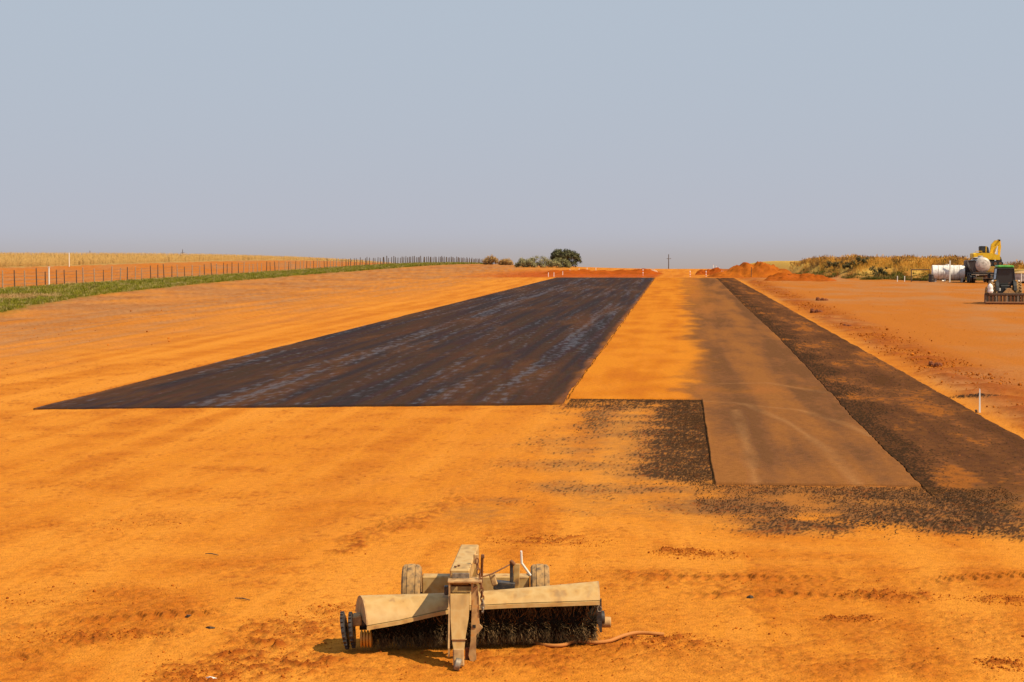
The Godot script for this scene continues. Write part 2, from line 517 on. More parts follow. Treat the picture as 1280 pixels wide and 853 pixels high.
		z = maxf(z, 0.4 * ss(27.0, 30.5, d + b * 2.0) * ss(46.3, 46.0, d) * ss(-2.9, -0.6, x + b) * ss(0.75, 0.6, x) * clampf(0.3 + b * 1.6, 0, 1))
		z = maxf(z, 0.95 * ss(0.75, 0.1, absf(x - 4.35 - (30.0 - d) * 0.05) + b * 0.5) * ss(24.2, 25.4, d + b) * ss(36.0, 32.0, d))
		var q3 := 0.9 * ss(25.0, 26.6, d + b * 1.5) * ss(30.0, 29.4, d) * ss(-0.2, 1.4, x + b) * ss(7.0, 5.0, x)
		if q3 > 0.0: col = col.lerp(BROWN, q3 * clampf(0.8 + b * 0.4, 0.3, 1))
		var q2 := 0.9 * ss(4.0, 4.5, x + b * 0.5) * ss(7.4, 7.0, x) * ss(24.2, 27.0, d + b * 2.0) * ss(36.0, 31.0, d)
		if q2 > 0.0: col = col.lerp(BROWN * 0.8, q2 * clampf(0.75 + b * 0.6 + c * 0.6, 0.2, 1))
		if z > 0.0:
			col = col.lerp(BROWN, z * 0.7)
			col = col.lerp(CRUMB, grain(z * (0.76 + c * 0.5), x, d) * 0.85)
			h += z * 0.02 * absf(e)
	h += near_relief(d) * (0.013 * c * clampf(0.6 + b * 1.6, 0.15, 1.4) + 0.006 * e * clampf(0.5 + a + b, 0.1, 1.2))
	if near: col = col.lerp(RED, clampf((-c - e * 0.6 - 0.42 + b * 0.5) * 1.6, 0, 0.5))
	SO_H = h
	SO_C = col

# loose grains lie thick or thin: they cover more of the spots of a fine noise where there are more of them
func grain(cover: float, x: float, d: float) -> float:
	var f := nE.get_noise_2d(x * 1.3, d * 1.3) * 0.5 + nF.get_noise_2d(x, d) * 1.1
	return ss(-0.14, 0.14, cover * 1.25 - 0.62 + f)

func near_relief(d: float) -> float: return ss(60.0, 22.0, d)

func graded(lo: float, hi: float, step: float) -> PackedFloat32Array:    # distances whose rows look about equally tall
	var out := PackedFloat32Array()
	var y := 8800.0 / lo
	var last := 8800.0 / hi
	while y > last + step * 0.4:
		out.append(8800.0 / y); y -= step
	out.append(hi)
	return out

func grid_mesh(v: PackedVector3Array, c: PackedColorArray, cols: int, rows: int) -> ArrayMesh:
	var n := PackedVector3Array()
	n.resize(v.size())
	for j in rows:
		var j0 := maxi(j - 1, 0) * cols
		var j1 := mini(j + 1, rows - 1) * cols
		for i in cols:
			var e := v[j * cols + mini(i + 1, cols - 1)] - v[j * cols + maxi(i - 1, 0)]
			var f := v[j0 + i] - v[j1 + i]
			n[j * cols + i] = f.cross(e).normalized()
	var idx := PackedInt32Array()
	idx.resize((cols - 1) * (rows - 1) * 6)
	var k := 0
	for j in rows - 1:
		for i in cols - 1:
			var a := j * cols + i
			var b := a + cols
			idx[k] = a; idx[k + 1] = b; idx[k + 2] = b + 1
			idx[k + 3] = a; idx[k + 4] = b + 1; idx[k + 5] = a + 1
			k += 6
	var arr := []
	arr.resize(Mesh.ARRAY_MAX)
	arr[Mesh.ARRAY_VERTEX] = v; arr[Mesh.ARRAY_NORMAL] = n; arr[Mesh.ARRAY_COLOR] = c; arr[Mesh.ARRAY_INDEX] = idx
	var m := ArrayMesh.new()
	m.add_surface_from_arrays(Mesh.PRIMITIVE_TRIANGLES, arr)
	return m

func make_ground() -> void:
	var us := PackedFloat32Array()
	for u in [-9.0, -5.0, -3.0, -2.0, -1.4, -1.0, -0.8, -0.65, -0.55, -0.48]: us.append(u)
	var u := -0.45
	while u < 0.26:
		us.append(u); u += 0.00082
	for w in [0.28, 0.32, 0.4, 0.5, 0.7, 1.0, 1.5, 2.2, 3.5, 6.0, 9.0]: us.append(w)
	var ds := PackedFloat32Array([-120.0, -60.0, -30.0, -15.0, -5.0, 0.0, 4.0, 7.0, 9.5, 11.0, 12.0, 12.7])
	ds.append_array(graded(13.2, 360.0, 1.15))
	var d := 368.0
	while d < 5000.0:
		ds.append(d); d *= 1.04
	var cols := us.size()
	var rows := ds.size()
	var v := PackedVector3Array()
	var c := PackedColorArray()
	v.resize(cols * rows); c.resize(cols * rows)
	for j in rows:
		d = ds[j]
		var w := maxf(d, 12.0)
		for i in cols:
			var x := us[i] * w
			soil(x, d)
			v[j * cols + i] = Vector3(x, hills(x, d) + SO_H, -d)
			c[j * cols + i] = SO_C
	setting("ground", grid_mesh(v, c, cols, rows), M.soil)

# a paved sheet with thickness, x from xl(d) to xr(d)
func sheet(called: String, ds: PackedFloat32Array, xl: Callable, xr: Callable, cols: int, up: float, paint: Callable, m: Material, dip := 0.0) -> MeshInstance3D:
	var rows := ds.size()
	var v := PackedVector3Array()
	var c := PackedColorArray()
	var cc := cols + 4
	var rr := rows + 2
	v.resize(cc * rr); c.resize(cc * rr)
	for j in rr:
		var d: float = ds[clampi(j - 1, 0, rows - 1)]
		for i in cc:
			var side := i == 0 or i == cc - 1 or j == 0 or j == rr - 1
			var t := clampf((i - 1.0) / (cols + 1.0), 0, 1)
			var x := lerpf(xl.call(d), xr.call(d), t)
			var y := hills(x, d) + (-0.05 if side else up)
			if dip > 0.0: y -= 0.035 * ss(dip + 4.0, dip, d + nB.get_noise_2d(x * 0.7, d * 0.7) * 2.5)
			if not side: y += 0.006 * nB.get_noise_2d(x * 0.5, d * 0.2)
			v[j * cc + i] = Vector3(x, y, -d)
			c[j * cc + i] = paint.call(x, d)
	return setting(called, grid_mesh(v, c, cc, rr), m)

func make_paving() -> void:
	var wob := func(d: float, k: float) -> float: return nB.get_noise_2d(k * 31.0, d * 0.35) * 0.07 + nB.get_noise_2d(k * 17.0, d * 3.0) * 0.03
	# black primed surface
	var black := func(x: float, d: float) -> Color:
		var s := nD.get_noise_2d(x * 5.5, d * 0.09 + 40.0)
		var f := nB.get_noise_2d(x * 4.0, d * 0.5 + 9.0)
		var g := nD.get_noise_2d(x * 1.2 + 70.0, d * 0.15)
		var k := Color(0.046, 0.021, 0.012).lerp(Color(0.026, 0.018, 0.019), clampf(0.5 + s * 1.3, 0, 1))
		k = k.lerp(Color(0.085, 0.035, 0.012), clampf(g * 1.1 + f * 0.4 - 0.1, 0, 0.8))
		return k.lerp(Color(0.3, 0.1, 0.015), clampf(ss(0.35, 0.0, minf(x + 15.85, -2.95 - x)) * 0.5 + f * 0.3 - 0.15, 0, 0.8))
	var near_edge := func(x: float) -> float: return 41.75 + (x + 15.6) * 0.2148
	# the end of the surface is slightly askew: sheared rows
	var ds := graded(43.2, 229.0, 0.8)
	var o: MeshInstance3D = sheet("black_asphalt_runway", ds, func(d): return -15.75 + wob.call(d, 1.0), func(d): return -2.95 + wob.call(d, 2.0), 230, 0.05, black, bitumen())
	var m: ArrayMesh = o.mesh
	var arr := m.surface_get_arrays(0)
	var vv: PackedVector3Array = arr[Mesh.ARRAY_VERTEX]
	var uv := PackedVector2Array()
	uv.resize(vv.size())
	for i in vv.size():
		var p := vv[i]
		var d := -p.z
		uv[i] = Vector2((p.x + 16.0) / 13.2, (d - 40.0) / 190.0)
		d += (near_edge.call(p.x) - 43.2 + 0.06 * nB.get_noise_2d(p.x * 3.0, 5.0)) * ss(80.0, 44.0, d)
		vv[i] = Vector3(p.x, p.y, -d)
	arr[Mesh.ARRAY_VERTEX] = vv
	arr[Mesh.ARRAY_TEX_UV] = uv
	m.clear_surfaces()
	m.add_surface_from_arrays(Mesh.PRIMITIVE_TRIANGLES, arr)
	# dusty paved lane: a narrow end, then the full width
	var arcs := []
	for q in [[[868, 500], [930, 504], [985, 527], [1035, 562], [1072, 605]], [[925, 505], [1000, 512], [1060, 530], [1090, 545]], [[920, 512], [935, 560], [945, 605]], [[850, 480], [960, 478], [1030, 490]]]:
		var p := []
		for k in q: p.append(gp(k[0], k[1], 0.05))
		arcs.append(p)
	var lane := func(x: float, d: float) -> Color:
		var s := nD.get_noise_2d(x * 2.2, d * 0.12 + 90.0)
		var b := nB.get_noise_2d(x, d * 0.35)
		var a := nA.get_noise_2d(x * 3.0, d)
		var k := Color(0.155, 0.069, 0.031).lerp(Color(0.27, 0.107, 0.035), clampf(0.42 + s * 1.5 + b * 0.6 + nC.get_noise_2d(x, d * 0.4) * 0.3, 0, 1))
		var dust := ss(1.4, -0.1, x + b * 0.8 + a * 0.5) * ss(45.0, 60.0, d + b * 8.0)
		dust = maxf(dust, 0.55 * ss(80.0, 180.0, d) * ss(3.6, 1.0, x + b))
		dust = maxf(dust, 0.5 * ss(52.0, 47.0, d) * ss(47.5, 49.5, d) * clampf(b + 0.4, 0, 1))
		var rut := 0.0
		if d > 46.0: dust = maxf(dust, ss(0.6, -0.3, x + b * 0.9))
		if d < 70.0:
			var p := Vector2(x, d)
			for arc in arcs:
				for i in arc.size() - 1:
					var r := seg_dist(p, arc[i], arc[i + 1]).x
					rut = maxf(rut, (0.26 + 0.4 * b) * ss(0.2, 0.0, r + b * 0.14))
		k = k.lerp(ORANGE.lerp(MID, clampf(0.4 + s + b, 0, 1)), clampf(dust, 0, 1))
		k = k.lerp(Color(0.42, 0.21, 0.085), clampf(rut, 0, 1))
		return k
	var right := func(d: float) -> float: return 4.05 + ss(30, 90, d) * 0.4 + ss(90, 228, d) * 0.4 + wob.call(d, 5.0)
	sheet("paved_lane_end", graded(29.7, 46.18, 0.8), func(d): return 0.63 + wob.call(d, 3.0) * 0.3, right, 150, 0.036, lane, M.pave)
	sheet("paved_lane", graded(46.2, 229.0, 0.8), func(d): return -2.9 + wob.call(d, 4.0), right, 200, 0.034, lane, M.pave)
	# the darker strip of base course beside the lane
	var strip := func(x: float, d: float) -> Color:
		var s := nD.get_noise_2d(x * 3.0, d * 0.2 + 30.0)
		var b := nB.get_noise_2d(x, d * 0.4)
		var c := nC.get_noise_2d(x, d * 0.6)
		var k := Color(0.095, 0.040, 0.019).lerp(Color(0.165, 0.066, 0.026), clampf(0.5 + s * 1.0 + b * 0.6 + c * 0.5, 0, 1))
		k = k.lerp(MID, clampf(b * 0.8 + s * 0.8 + c * 0.5 - 0.25, 0, 0.4))
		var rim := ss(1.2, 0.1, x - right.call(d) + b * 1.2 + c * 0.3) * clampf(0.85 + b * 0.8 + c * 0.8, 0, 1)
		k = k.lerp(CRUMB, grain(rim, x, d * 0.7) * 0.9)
		if d < 33.0:
			soil(x, d)
			k = k.lerp(SO_C, ss(31.0, 27.0, d + b * 3.0 + c))
		return k
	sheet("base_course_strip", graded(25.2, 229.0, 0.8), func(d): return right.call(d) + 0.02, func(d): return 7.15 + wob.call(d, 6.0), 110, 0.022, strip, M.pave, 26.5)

func bitumen() -> StandardMaterial3D:
	# streaks of fresh binder are smoother than the dusty ones between them
	var w := 512
	var h := 1024
	var f1 := noise(61, 0.5, 4)
	var f2 := noise(62, 0.3, 3)
	var f3 := noise(63, 1.1, 3)
	var data := PackedByteArray()
	data.resize(w * h)
	for j in h:
		var d := 40.0 + 190.0 * j / h
		for i in w:
			var x := -16.0 + 13.2 * i / w
			var s := f1.get_noise_2d(x * 3.2, d * 0.10)
			var g := f2.get_noise_2d(x * 0.9, d * 0.05)
			var e := f3.get_noise_2d(x * 2.5, d * 0.9)
			var band := ss(0.9, 0.2, absf(x + 11.7)) * 0.34 + ss(0.7, 0.1, absf(x + 4.5)) * 0.28
			var k := 0.80 - clampf(s * 0.6 + g * 0.3 + e * 0.75 + band - 0.12, 0.0, 0.45)
			data[j * w + i] = int(clampf(k, 0.25, 1.0) * 255)
	var im := Image.create_from_data(w, h, false, Image.FORMAT_L8, data)
	im.convert(Image.FORMAT_RGB8)
	var m := tinted(1.0, 0.11)
	m.roughness_texture = ImageTexture.create_from_image(im)
	m.normal_enabled = true
	m.normal_texture = M.soil.normal_texture
	m.normal_scale = 0.25
	return m

# ------------------------------------------------------------------ soil heaps
func heap(called: String, label: String, cx: float, cd: float, rx: float, rd: float, peaks: Array, sd: int, tone: Color, group := "") -> void:
	var cols := 64
	var rows := 48
	var v := PackedVector3Array()
	var c := PackedColorArray()
	var f := noise(sd, 0.35, 4)
	var g := noise(sd + 1, 1.4, 3)
	for j in rows:
		for i in cols:
			var u := i * 2.0 / (cols - 1) - 1.0
			var w := j * 2.0 / (rows - 1) - 1.0
			var x := cx + u * rx
			var d := cd + w * rd
			var y := 0.0
			for p in peaks:      # offset x, offset d, radius, height
				var q: float = Vector2(x - cx - p[0], (d - cd - p[1])).length() / p[2]
				y = maxf(y, p[3] * maxf(0.0, 1.0 - q * 0.92) * (1.0 - 0.25 * ss(0.35, 0.0, q)) )
			var a := f.get_noise_2d(x, d)
			var b := g.get_noise_2d(x, d)
			y = y * (1.0 + a * 0.55) + (b * 0.16 + a * 0.1) * ss(0.0, 0.4, y)
			y *= ss(1.0, 0.8, absf(u)) * ss(1.0, 0.8, absf(w))
			v.append(Vector3(u * rx, hills(x, d) - hills(cx, cd) + y - 0.06, -w * rd))
			c.append(tone.lerp(RED, clampf(0.25 + a * 0.9 + b * 0.6, 0, 0.8)) if tone.g < 0.3 else tone.lerp(MID, clampf(0.2 + a + b, 0, 0.6)))
	var o := obj(numbered(called), grid_mesh(v, c, cols, rows), M.soil)
	o.position = on(cx, cd)
	tag(o, label, "soil heap", group)

# ------------------------------------------------------------------ the towed broom
func make_broom() -> void:
	var T := thing("towed_road_broom", "cream towed road sweeper with a wide bristle roller under a dented hood", "road sweeper", Vector3(-sin(YAW) * 17.5, 0.0, -cos(YAW) * 17.5), YAW)
	var P := func(x: float, y: float, depth: float) -> Vector3: return Vector3(x, y, 17.5 - depth)
	# roller
	var a: Vector3 = P.call(-1.40, 0.26, 17.36)
	var b: Vector3 = P.call(0.83, 0.26, 17.60)
	var ax := (b - a).normalized()
	var core := mb()
	core.tube([a - ax * 0.12, b + ax * 0.1], [0.07], 16)
	var roller := obj("brush_core", core, M.dark_steel, T)
	var rng := RandomNumberGenerator.new()
	rng.seed = 5
	var br := mb()
	br.use_col = true
	var e1 := ax.cross(Vector3.UP).normalized()
	var e2 := e1.cross(ax).normalized()
	br.col = Color(0.012, 0.009, 0.007)
	br.tube([a, b], [0.165], 20)
	for i in 13000:
		var s := rng.randf()
		var clump := floorf(s * 46.0)
		var w := rng.randf() * TAU
		var r := 0.262 + rng.randf_range(-0.03, 0.012) + 0.012 * sin(clump * 2.4 + w * 3.0)
		var p0 := a + ax * s * (b - a).length()
		var dir := e1 * cos(w) + e2 * sin(w)
		var lean := (e1 * -sin(w) + e2 * cos(w)) * rng.randf_range(-0.02, 0.10) + ax * (rng.randf_range(-0.05, 0.05) + 0.04 * sin(clump * 1.7))
		var q0 := p0 + dir * 0.12
		var q1 := p0 + dir * (r * 0.72) + lean * 0.35
		var q2 := p0 + dir * r + lean
		if q2.y < 0.0: q2.y = 0.002 + rng.randf() * 0.01
		var wd := (ax + lean.normalized() * 0.5).normalized() * rng.randf_range(0.0022, 0.0042)
		var k := rng.randf()
		br.col = Color(0.035, 0.023, 0.012).lerp(Color(0.36, 0.21, 0.09), k * k)
		br.tri(q0 - wd, q0 + wd, q1 + wd); br.tri(q0 - wd, q1 + wd, q1 - wd)
		br.tri(q1 - wd, q1 + wd, q2)
	var bo := obj("bristles", br, M.bristle, roller)
	bo.set_meta("kind", "stuff")
	# hood: two sheet-metal halves, the outer end of one sags
	var halves := [[[-1.50, 0.185, 17.33, 0.350, 21.0], [-1.15, 0.192, 17.37, 0.345, 28.0], [-0.80, 0.200, 17.42, 0.338, 38.0], [-0.46, 0.21, 17.47, 0.33, 48.0]],
		[[-0.42, 0.212, 17.47, 0.33, 48.0], [0.0, 0.235, 17.50, 0.335, 46.0], [0.45, 0.262, 17.53, 0.34, 42.0], [0.87, 0.29, 17.56, 0.345, 38.0]]]
	for hh in halves.size():
		var H := mb()
		var rings := []
		for st in halves[hh]:
			var ring := []
			var inner := []
			for k in 15:
				var an := deg_to_rad(lerpf(st[4], 158.0, k / 14.0))
				ring.append(P.call(st[0], st[1] + st[3] * sin(an), st[2] - st[3] * cos(an)))
				inner.append(P.call(st[0], st[1] + (st[3] - 0.012) * sin(an), st[2] - (st[3] - 0.012) * cos(an)))
			var sk: float = 0.26 * ss(-0.6, -1.5, st[0])
			for k in 15:
				ring[k].x += sk * (ring[k].z - (17.5 - st[2])); inner[k].x += sk * (inner[k].z - (17.5 - st[2]))
			rings.append([ring, inner, P.call(st[0], st[1], st[2])])
		for i in rings.size() - 1:
			for k in 14:
				for sd in 2:
					var r0: Array = rings[i][sd]
					var r1: Array = rings[i + 1][sd]
					var sg := 1.0 if sd == 0 else -1.0
					var n00: Vector3 = (r0[k] - rings[i][2]) * sg
					var n01: Vector3 = (r0[k + 1] - rings[i][2]) * sg
					var n10: Vector3 = (r1[k] - rings[i + 1][2]) * sg
					var n11: Vector3 = (r1[k + 1] - rings[i + 1][2]) * sg
					H.stri(r0[k], r1[k], r1[k + 1], n00, n10, n11)
					H.stri(r0[k], r1[k + 1], r0[k + 1], n00, n11, n01)
		var hood := obj("hood", H, M.cream, T)
		# folded lip along the front edge
		var lip := mb()
		for i in rings.size() - 1:
			var p0: Vector3 = rings[i][0][0]
			var p1: Vector3 = rings[i + 1][0][0]
			var dn := Vector3(0, -0.036, 0.004)
			p0 += Vector3(0, -0.010, 0.004); p1 += Vector3(0, -0.010, 0.004)
			var f := Vector3(0, 0.002, 0.014)
			var bk := Vector3(0, 0.004, -0.012)
			lip.quado(p0 + f, p1 + f, p1 + f + dn, p0 + f + dn, Vector3(0, 0.2, 1))
			lip.quado(p0 + f, p1 + f, p1 + bk, p0 + bk, Vector3(0, 1, 0.3))
			lip.quado(p0 + f + dn, p1 + f + dn, p1 + bk + dn, p0 + bk + dn, Vector3(0, -1, 0))
			lip.quado(p0 + bk, p1 + bk, p1 + bk + dn, p0 + bk + dn, Vector3(0, 0, -1))
		obj("lip", lip, M.cream, hood)
		# end plate
		var e: int = 0 if hh == 0 else rings.size() - 1
		var out := Vector3(-1 if hh == 0 else 1, 0, 0)
		var plate := mb()
		var ring: Array = rings[e][0]
		var mid: Vector3 = (ring[0] + ring[14]) * 0.5
		for k in 14:
			plate.trio(ring[k] + out * 0.004, ring[k + 1] + out * 0.004, mid + out * 0.004, out)
			plate.trio(ring[k] - out * 0.010, ring[k + 1] - out * 0.010, mid - out * 0.010, -out)
			plate.quado(ring[k] + out * 0.004, ring[k + 1] + out * 0.004, ring[k + 1] - out * 0.01, ring[k] - out * 0.01, ring[k] - mid)
		obj("end_plate", plate, M.tan, hood)
	# drive end of the roller
	for k in 2:
		var disc := mb(Transform3D(Basis(Vector3(0, 0, 1), PI / 2 + 0.16 - k * 0.05), P.call(-1.655 + k * 0.07, 0.21, 17.24 + k * 0.02)))
		var R := 0.175 - k * 0.01
		disc.lathe([[0.001, -0.012], [0.05, -0.02], [R - 0.02, -0.02], [R, -0.014], [R, 0.014], [R - 0.02, 0.02], [0.05, 0.02], [0.001, 0.012]], 28)
		for w in 22:
			var an := TAU * w / 22
			disc.box(Vector3(cos(an) * (R + 0.004), 0, sin(an) * (R + 0.004)), Vector3(0.022, 0.03, 0.018), 0.003, Vector3(0, -an, 0))
		obj("drive_disc", disc, M.dark_steel, T)
	var hub := mb(Transform3D(Basis(Vector3(0, 0, 1), PI / 2), P.call(-1.44, 0.135, 17.20)))
	var prof := [[0.001, 0.06]]
	for k in 4:
		prof.append([0.06, 0.06 - k * 0.03]); prof.append([0.085, 0.052 - k * 0.03]); prof.append([0.085, 0.04 - k * 0.03]); prof.append([0.06, 0.033 - k * 0.03])
	prof.append([0.001, -0.06])
	hub.lathe(prof, 20)
	obj("drive_spring", hub, M.amber, T)
	obj("drive_cover", mb().box(P.call(-1.54, 0.30, 17.34), Vector3(0.10, 0.10, 0.2), 0.012, Vector3(0, 0, 0.15)), M.tan, T)
	obj("side_bracket", mb(Transform3D(Basis.IDENTITY, P.call(0, 0, 17.52))).prism(PackedVector2Array([Vector2(0.80, 0.47), Vector2(0.90, 0.47), Vector2(0.905, 0.13), Vector2(0.885, 0.13), Vector2(0.83, 0.33)]), 0.02), M.dark_steel, T)
	var sh := mb()
	sh.tube([P.call(0.875, 0.41, 17.49), P.call(0.855, 0.385, 17.48), P.call(0.86, 0.35, 17.48), P.call(0.89, 0.345, 17.48), P.call(0.9, 0.375, 17.48), P.call(0.885, 0.40, 17.48)], [0.008], 8)
	obj("shackle", sh, M.grey_steel, T)
	obj("bearing", mb(Transform3D(Basis(Vector3(0, 0, 1), PI / 2), P.call(0.95, 0.21, 17.62))).lathe([[0.001, -0.05], [0.05, -0.05], [0.055, -0.04], [0.055, 0.04], [0.05, 0.05], [0.001, 0.05]], 18), M.tan, T)
	# wheels and axle
	for x in [-1.06, 0.295]:
		var wl := thing_part("wheel", T, Transform3D(Basis(Vector3(0, 0, 1), PI / 2), P.call(x, 0.322, 18.45)))
		obj("tyre", mb().lathe([[0.2, -0.085], [0.24, -0.1], [0.295, -0.098], [0.318, -0.08], [0.325, -0.05], [0.318, -0.047], [0.318, -0.04], [0.327, -0.037], [0.328, 0.0], [0.327, 0.037], [0.318, 0.04], [0.318, 0.047], [0.325, 0.05], [0.318, 0.08], [0.295, 0.098], [0.24, 0.1], [0.2, 0.085]], 40), M.rubber, wl)
		obj("rim", mb().lathe([[0.001, -0.03], [0.07, -0.04], [0.09, -0.02], [0.17, -0.03], [0.205, -0.08], [0.205, 0.08], [0.17, 0.03], [0.09, 0.02], [0.07, 0.04], [0.001, 0.03]], 24), M.tan, wl)
	obj("axle_box", mb().box(P.call(-0.38, 0.45, 18.38), Vector3(1.13, 0.2, 0.18), 0.012), M.cream, T)
	obj("axle", mb().tube([P.call(-1.0, 0.322, 18.45), P.call(0.24, 0.322, 18.45)], [0.035], 12), M.dark_steel, T)
	# beam over the roller and the tower it ends in
	obj("main_beam", mb().box(P.call(-0.475, 0.805, 17.62), Vector3(0.19, 0.15, 1.45), 0.012, Vector3(0, -0.045, 0)), M.cream, T)
	obj("beam_end_plate", mb().box(P.call(-0.495, 0.812, 16.885), Vector3(0.165, 0.075, 0.012), 0.003), M.grey_steel, T)
	obj("rear_post", mb().box(P.call(-0.44, 0.62, 18.32), Vector3(0.16, 0.30, 0.12), 0.01), M.cream, T)
	for k in 2: obj("bolt", mb(Transform3D(Basis.IDENTITY, P.call(-0.55 + 0.03 * (k % 2), 0.885, 17.0 + k * 0.06))).lathe([[0.014, 0.0], [0.014, 0.012], [0.001, 0.012]], 6), M.rust, T)
	obj("top_plate", mb().box(P.call(-0.455, 0.785, 16.86), Vector3(0.33, 0.022, 0.22), 0.005), M.tan, T)
	obj("side_plate", mb(Transform3D(Basis(Vector3.UP, PI / 2), P.call(-0.602, 0, 16.86))).prism(PackedVector2Array([Vector2(-0.10, 0.775), Vector2(0.14, 0.775), Vector2(0.14, 0.42), Vector2(-0.16, 0.16), Vector2(-0.30, 0.10), Vector2(-0.31, 0.19), Vector2(-0.10, 0.66)]), 0.016), M.tan, T)
	obj("side_plate", mb(Transform3D(Basis(Vector3.UP, PI / 2), P.call(-0.385, 0, 16.90))).prism(PackedVector2Array([Vector2(-0.10, 0.775), Vector2(0.14, 0.775), Vector2(0.14, 0.42), Vector2(0.02, 0.34), Vector2(-0.06, 0.40), Vector2(-0.10, 0.60)]), 0.016), M.tan, T)
	obj("cross_bar", mb().box(P.call(-0.49, 0.715, 16.96), Vector3(0.2, 0.02, 0.03), 0.003), M.rust, T)
	var fp := mb()
	var f := [P.call(-0.592, 0.665, 16.74), P.call(-0.405, 0.665, 16.74), P.call(-0.415, 0.45, 16.67), P.call(-0.445, 0.27, 16.60), P.call(-0.455, 0.16, 16.57), P.call(-0.555, 0.16, 16.57), P.call(-0.575, 0.27, 16.60), P.call(-0.588, 0.45, 16.67)]
	var back := Vector3(0, 0.004, -0.10)
	var fo := Vector3(0, 0.3, 1)
	for q in [[0, 1, 2, 7], [7, 2, 3, 6], [6, 3, 4, 5]]:
		fp.quado(f[q[0]], f[q[1]], f[q[2]], f[q[3]], fo)
		fp.quado(f[q[0]] + back, f[q[1]] + back, f[q[2]] + back, f[q[3]] + back, -fo)
	for q in [[0, 1], [1, 2], [2, 3], [3, 4], [4, 5], [5, 6], [6, 7], [7, 0]]:
		var mid2: Vector3 = (f[q[0]] + f[q[1]]) * 0.5 - P.call(-0.5, 0.42, 16.66)
		fp.quado(f[q[0]], f[q[1]], f[q[1]] + back, f[q[0]] + back, mid2)
	obj("tongue", fp, M.cream, T)
	obj("weld_band", mb().box(P.call(-0.505, 0.265, 16.592), Vector3(0.145, 0.012, 0.02), 0.003, Vector3(-0.25, 0, 0)), M.tan, T)
	obj("drawbar", mb().box(P.call(-0.508, 0.10, 16.545), Vector3(0.105, 0.17, 0.07), 0.012, Vector3(-0.25, 0, 0.04)), M.tan, T)
	var eye := mb(Transform3D(Basis(Vector3(0, 0, 1), PI / 2 - 0.25), P.call(-0.515, 0.055, 16.46)))
	eye.lathe([[0.025, -0.028], [0.055, -0.028], [0.062, -0.02], [0.062, 0.02], [0.055, 0.028], [0.025, 0.028], [0.025, -0.028]], 24)
	obj("hitch_eye", eye, M.grey_steel, T)
	# landing plate standing beside the tongue
	var lp := mb(Transform3D(Basis.IDENTITY, P.call(0, 0, 16.83)))
	lp.prism(PackedVector2Array([Vector2(-0.375, 0.72), Vector2(-0.335, 0.74), Vector2(-0.32, 0.62), Vector2(-0.318, 0.42), Vector2(-0.312, 0.36), Vector2(-0.285, 0.33), Vector2(-0.315, 0.29), Vector2(-0.345, 0.26), Vector2(-0.35, 0.08), Vector2(-0.345, 0.02), Vector2(-0.375, 0.0), Vector2(-0.405, 0.01), Vector2(-0.42, 0.06), Vector2(-0.40, 0.2), Vector2(-0.39, 0.45)]), 0.05)
	var lo := obj("landing_leg", lp, M.tan, T)
	obj("dark_hole_tile", mb().box(P.call(-0.365, 0.345, 16.802), Vector3(0.03, 0.03, 0.008), 0.0), M.black, lo)  # black tile, painted in for the darkness inside the pin hole
	obj("leg_shadow_gusset", mb().box(P.call(-0.425, 0.06, 16.86), Vector3(0.06, 0.14, 0.03), 0.01), M.rust, T)  # gusset block, its dark tone carries the shadow beside the leg foot
	# chain, control linkage
	var ch := thing_part("chain", T, Transform3D.IDENTITY)
	var hang := [[-0.345, 0.96, 17.05], [-0.33, 0.88, 16.92], [-0.305, 0.80, 16.84], [-0.296, 0.72, 16.80], [-0.288, 0.64, 16.80], [-0.284, 0.56, 16.80], [-0.284, 0.49, 16.80]]
	var links := []
	for i in hang.size() - 1:
		for k in 2: links.append([(P.call(hang[i][0], hang[i][1], hang[i][2]) as Vector3).lerp(P.call(hang[i + 1][0], hang[i + 1][1], hang[i + 1][2]), k * 0.5 + 0.25)])
	for i in links.size():
		var p: Vector3 = links[i][0]
		var lk := mb(Transform3D(Basis(Vector3.UP, 0.4 + (PI / 2 if i % 2 else 0.0)), p))
		var pts := []
		for k in 13:
			var w := TAU * k / 12
			pts.append(Vector3(cos(w) * 0.017, sin(w) * 0.032, 0))
		lk.tube(pts, [0.0065], 7, false)
		obj("link", lk, M.rust if i < 9 else M.grey_steel, ch)
	obj("chain_hook", mb().box(P.call(-0.355, 0.93, 17.2), Vector3(0.05, 0.10, 0.03), 0.01), M.tan, T)
	obj("rod", mb().tube([P.call(-0.31, 0.62, 17.75), P.call(-0.30, 0.88, 17.6)], [0.014], 8), M.rust, T)
	obj("rod_head", mb().box(P.call(-0.295, 0.885, 17.6), Vector3(0.035, 0.04, 0.03), 0.006), M.rust, T)
	obj("link_rod", mb().tube([P.call(-0.29, 0.66, 17.7), P.call(-0.20, 0.68, 17.75), P.call(0.0, 0.75, 17.95)], [0.008], 7), M.rust, T)
	obj("crank", mb().box(P.call(-0.19, 0.60, 17.85), Vector3(0.06, 0.12, 0.05), 0.01, Vector3(0, 0, 0.3)), M.tan, T)
	obj("control_mount", mb().box(P.call(-0.08, 0.52, 17.95), Vector3(0.22, 0.09, 0.1), 0.01, Vector3(0, 0, -0.1)), M.dark_steel, T)
	obj("upright", mb().box(P.call(-0.005, 0.62, 17.95), Vector3(0.035, 0.30, 0.05), 0.005), M.dark_steel, T)
	obj("upright_plate", mb().box(P.call(0.045, 0.60, 17.99), Vector3(0.065, 0.28, 0.02), 0.005, Vector3(0, 0, -0.04)), M.cream, T)
	obj("upright_pin", mb(Transform3D(Basis(Vector3(0, 0, 1), 0.8), P.call(0.005, 0.76, 17.93))).lathe([[0.001, -0.03], [0.018, -0.03], [0.022, 0.0], [0.018, 0.03], [0.001, 0.03]], 10), M.rust, T)
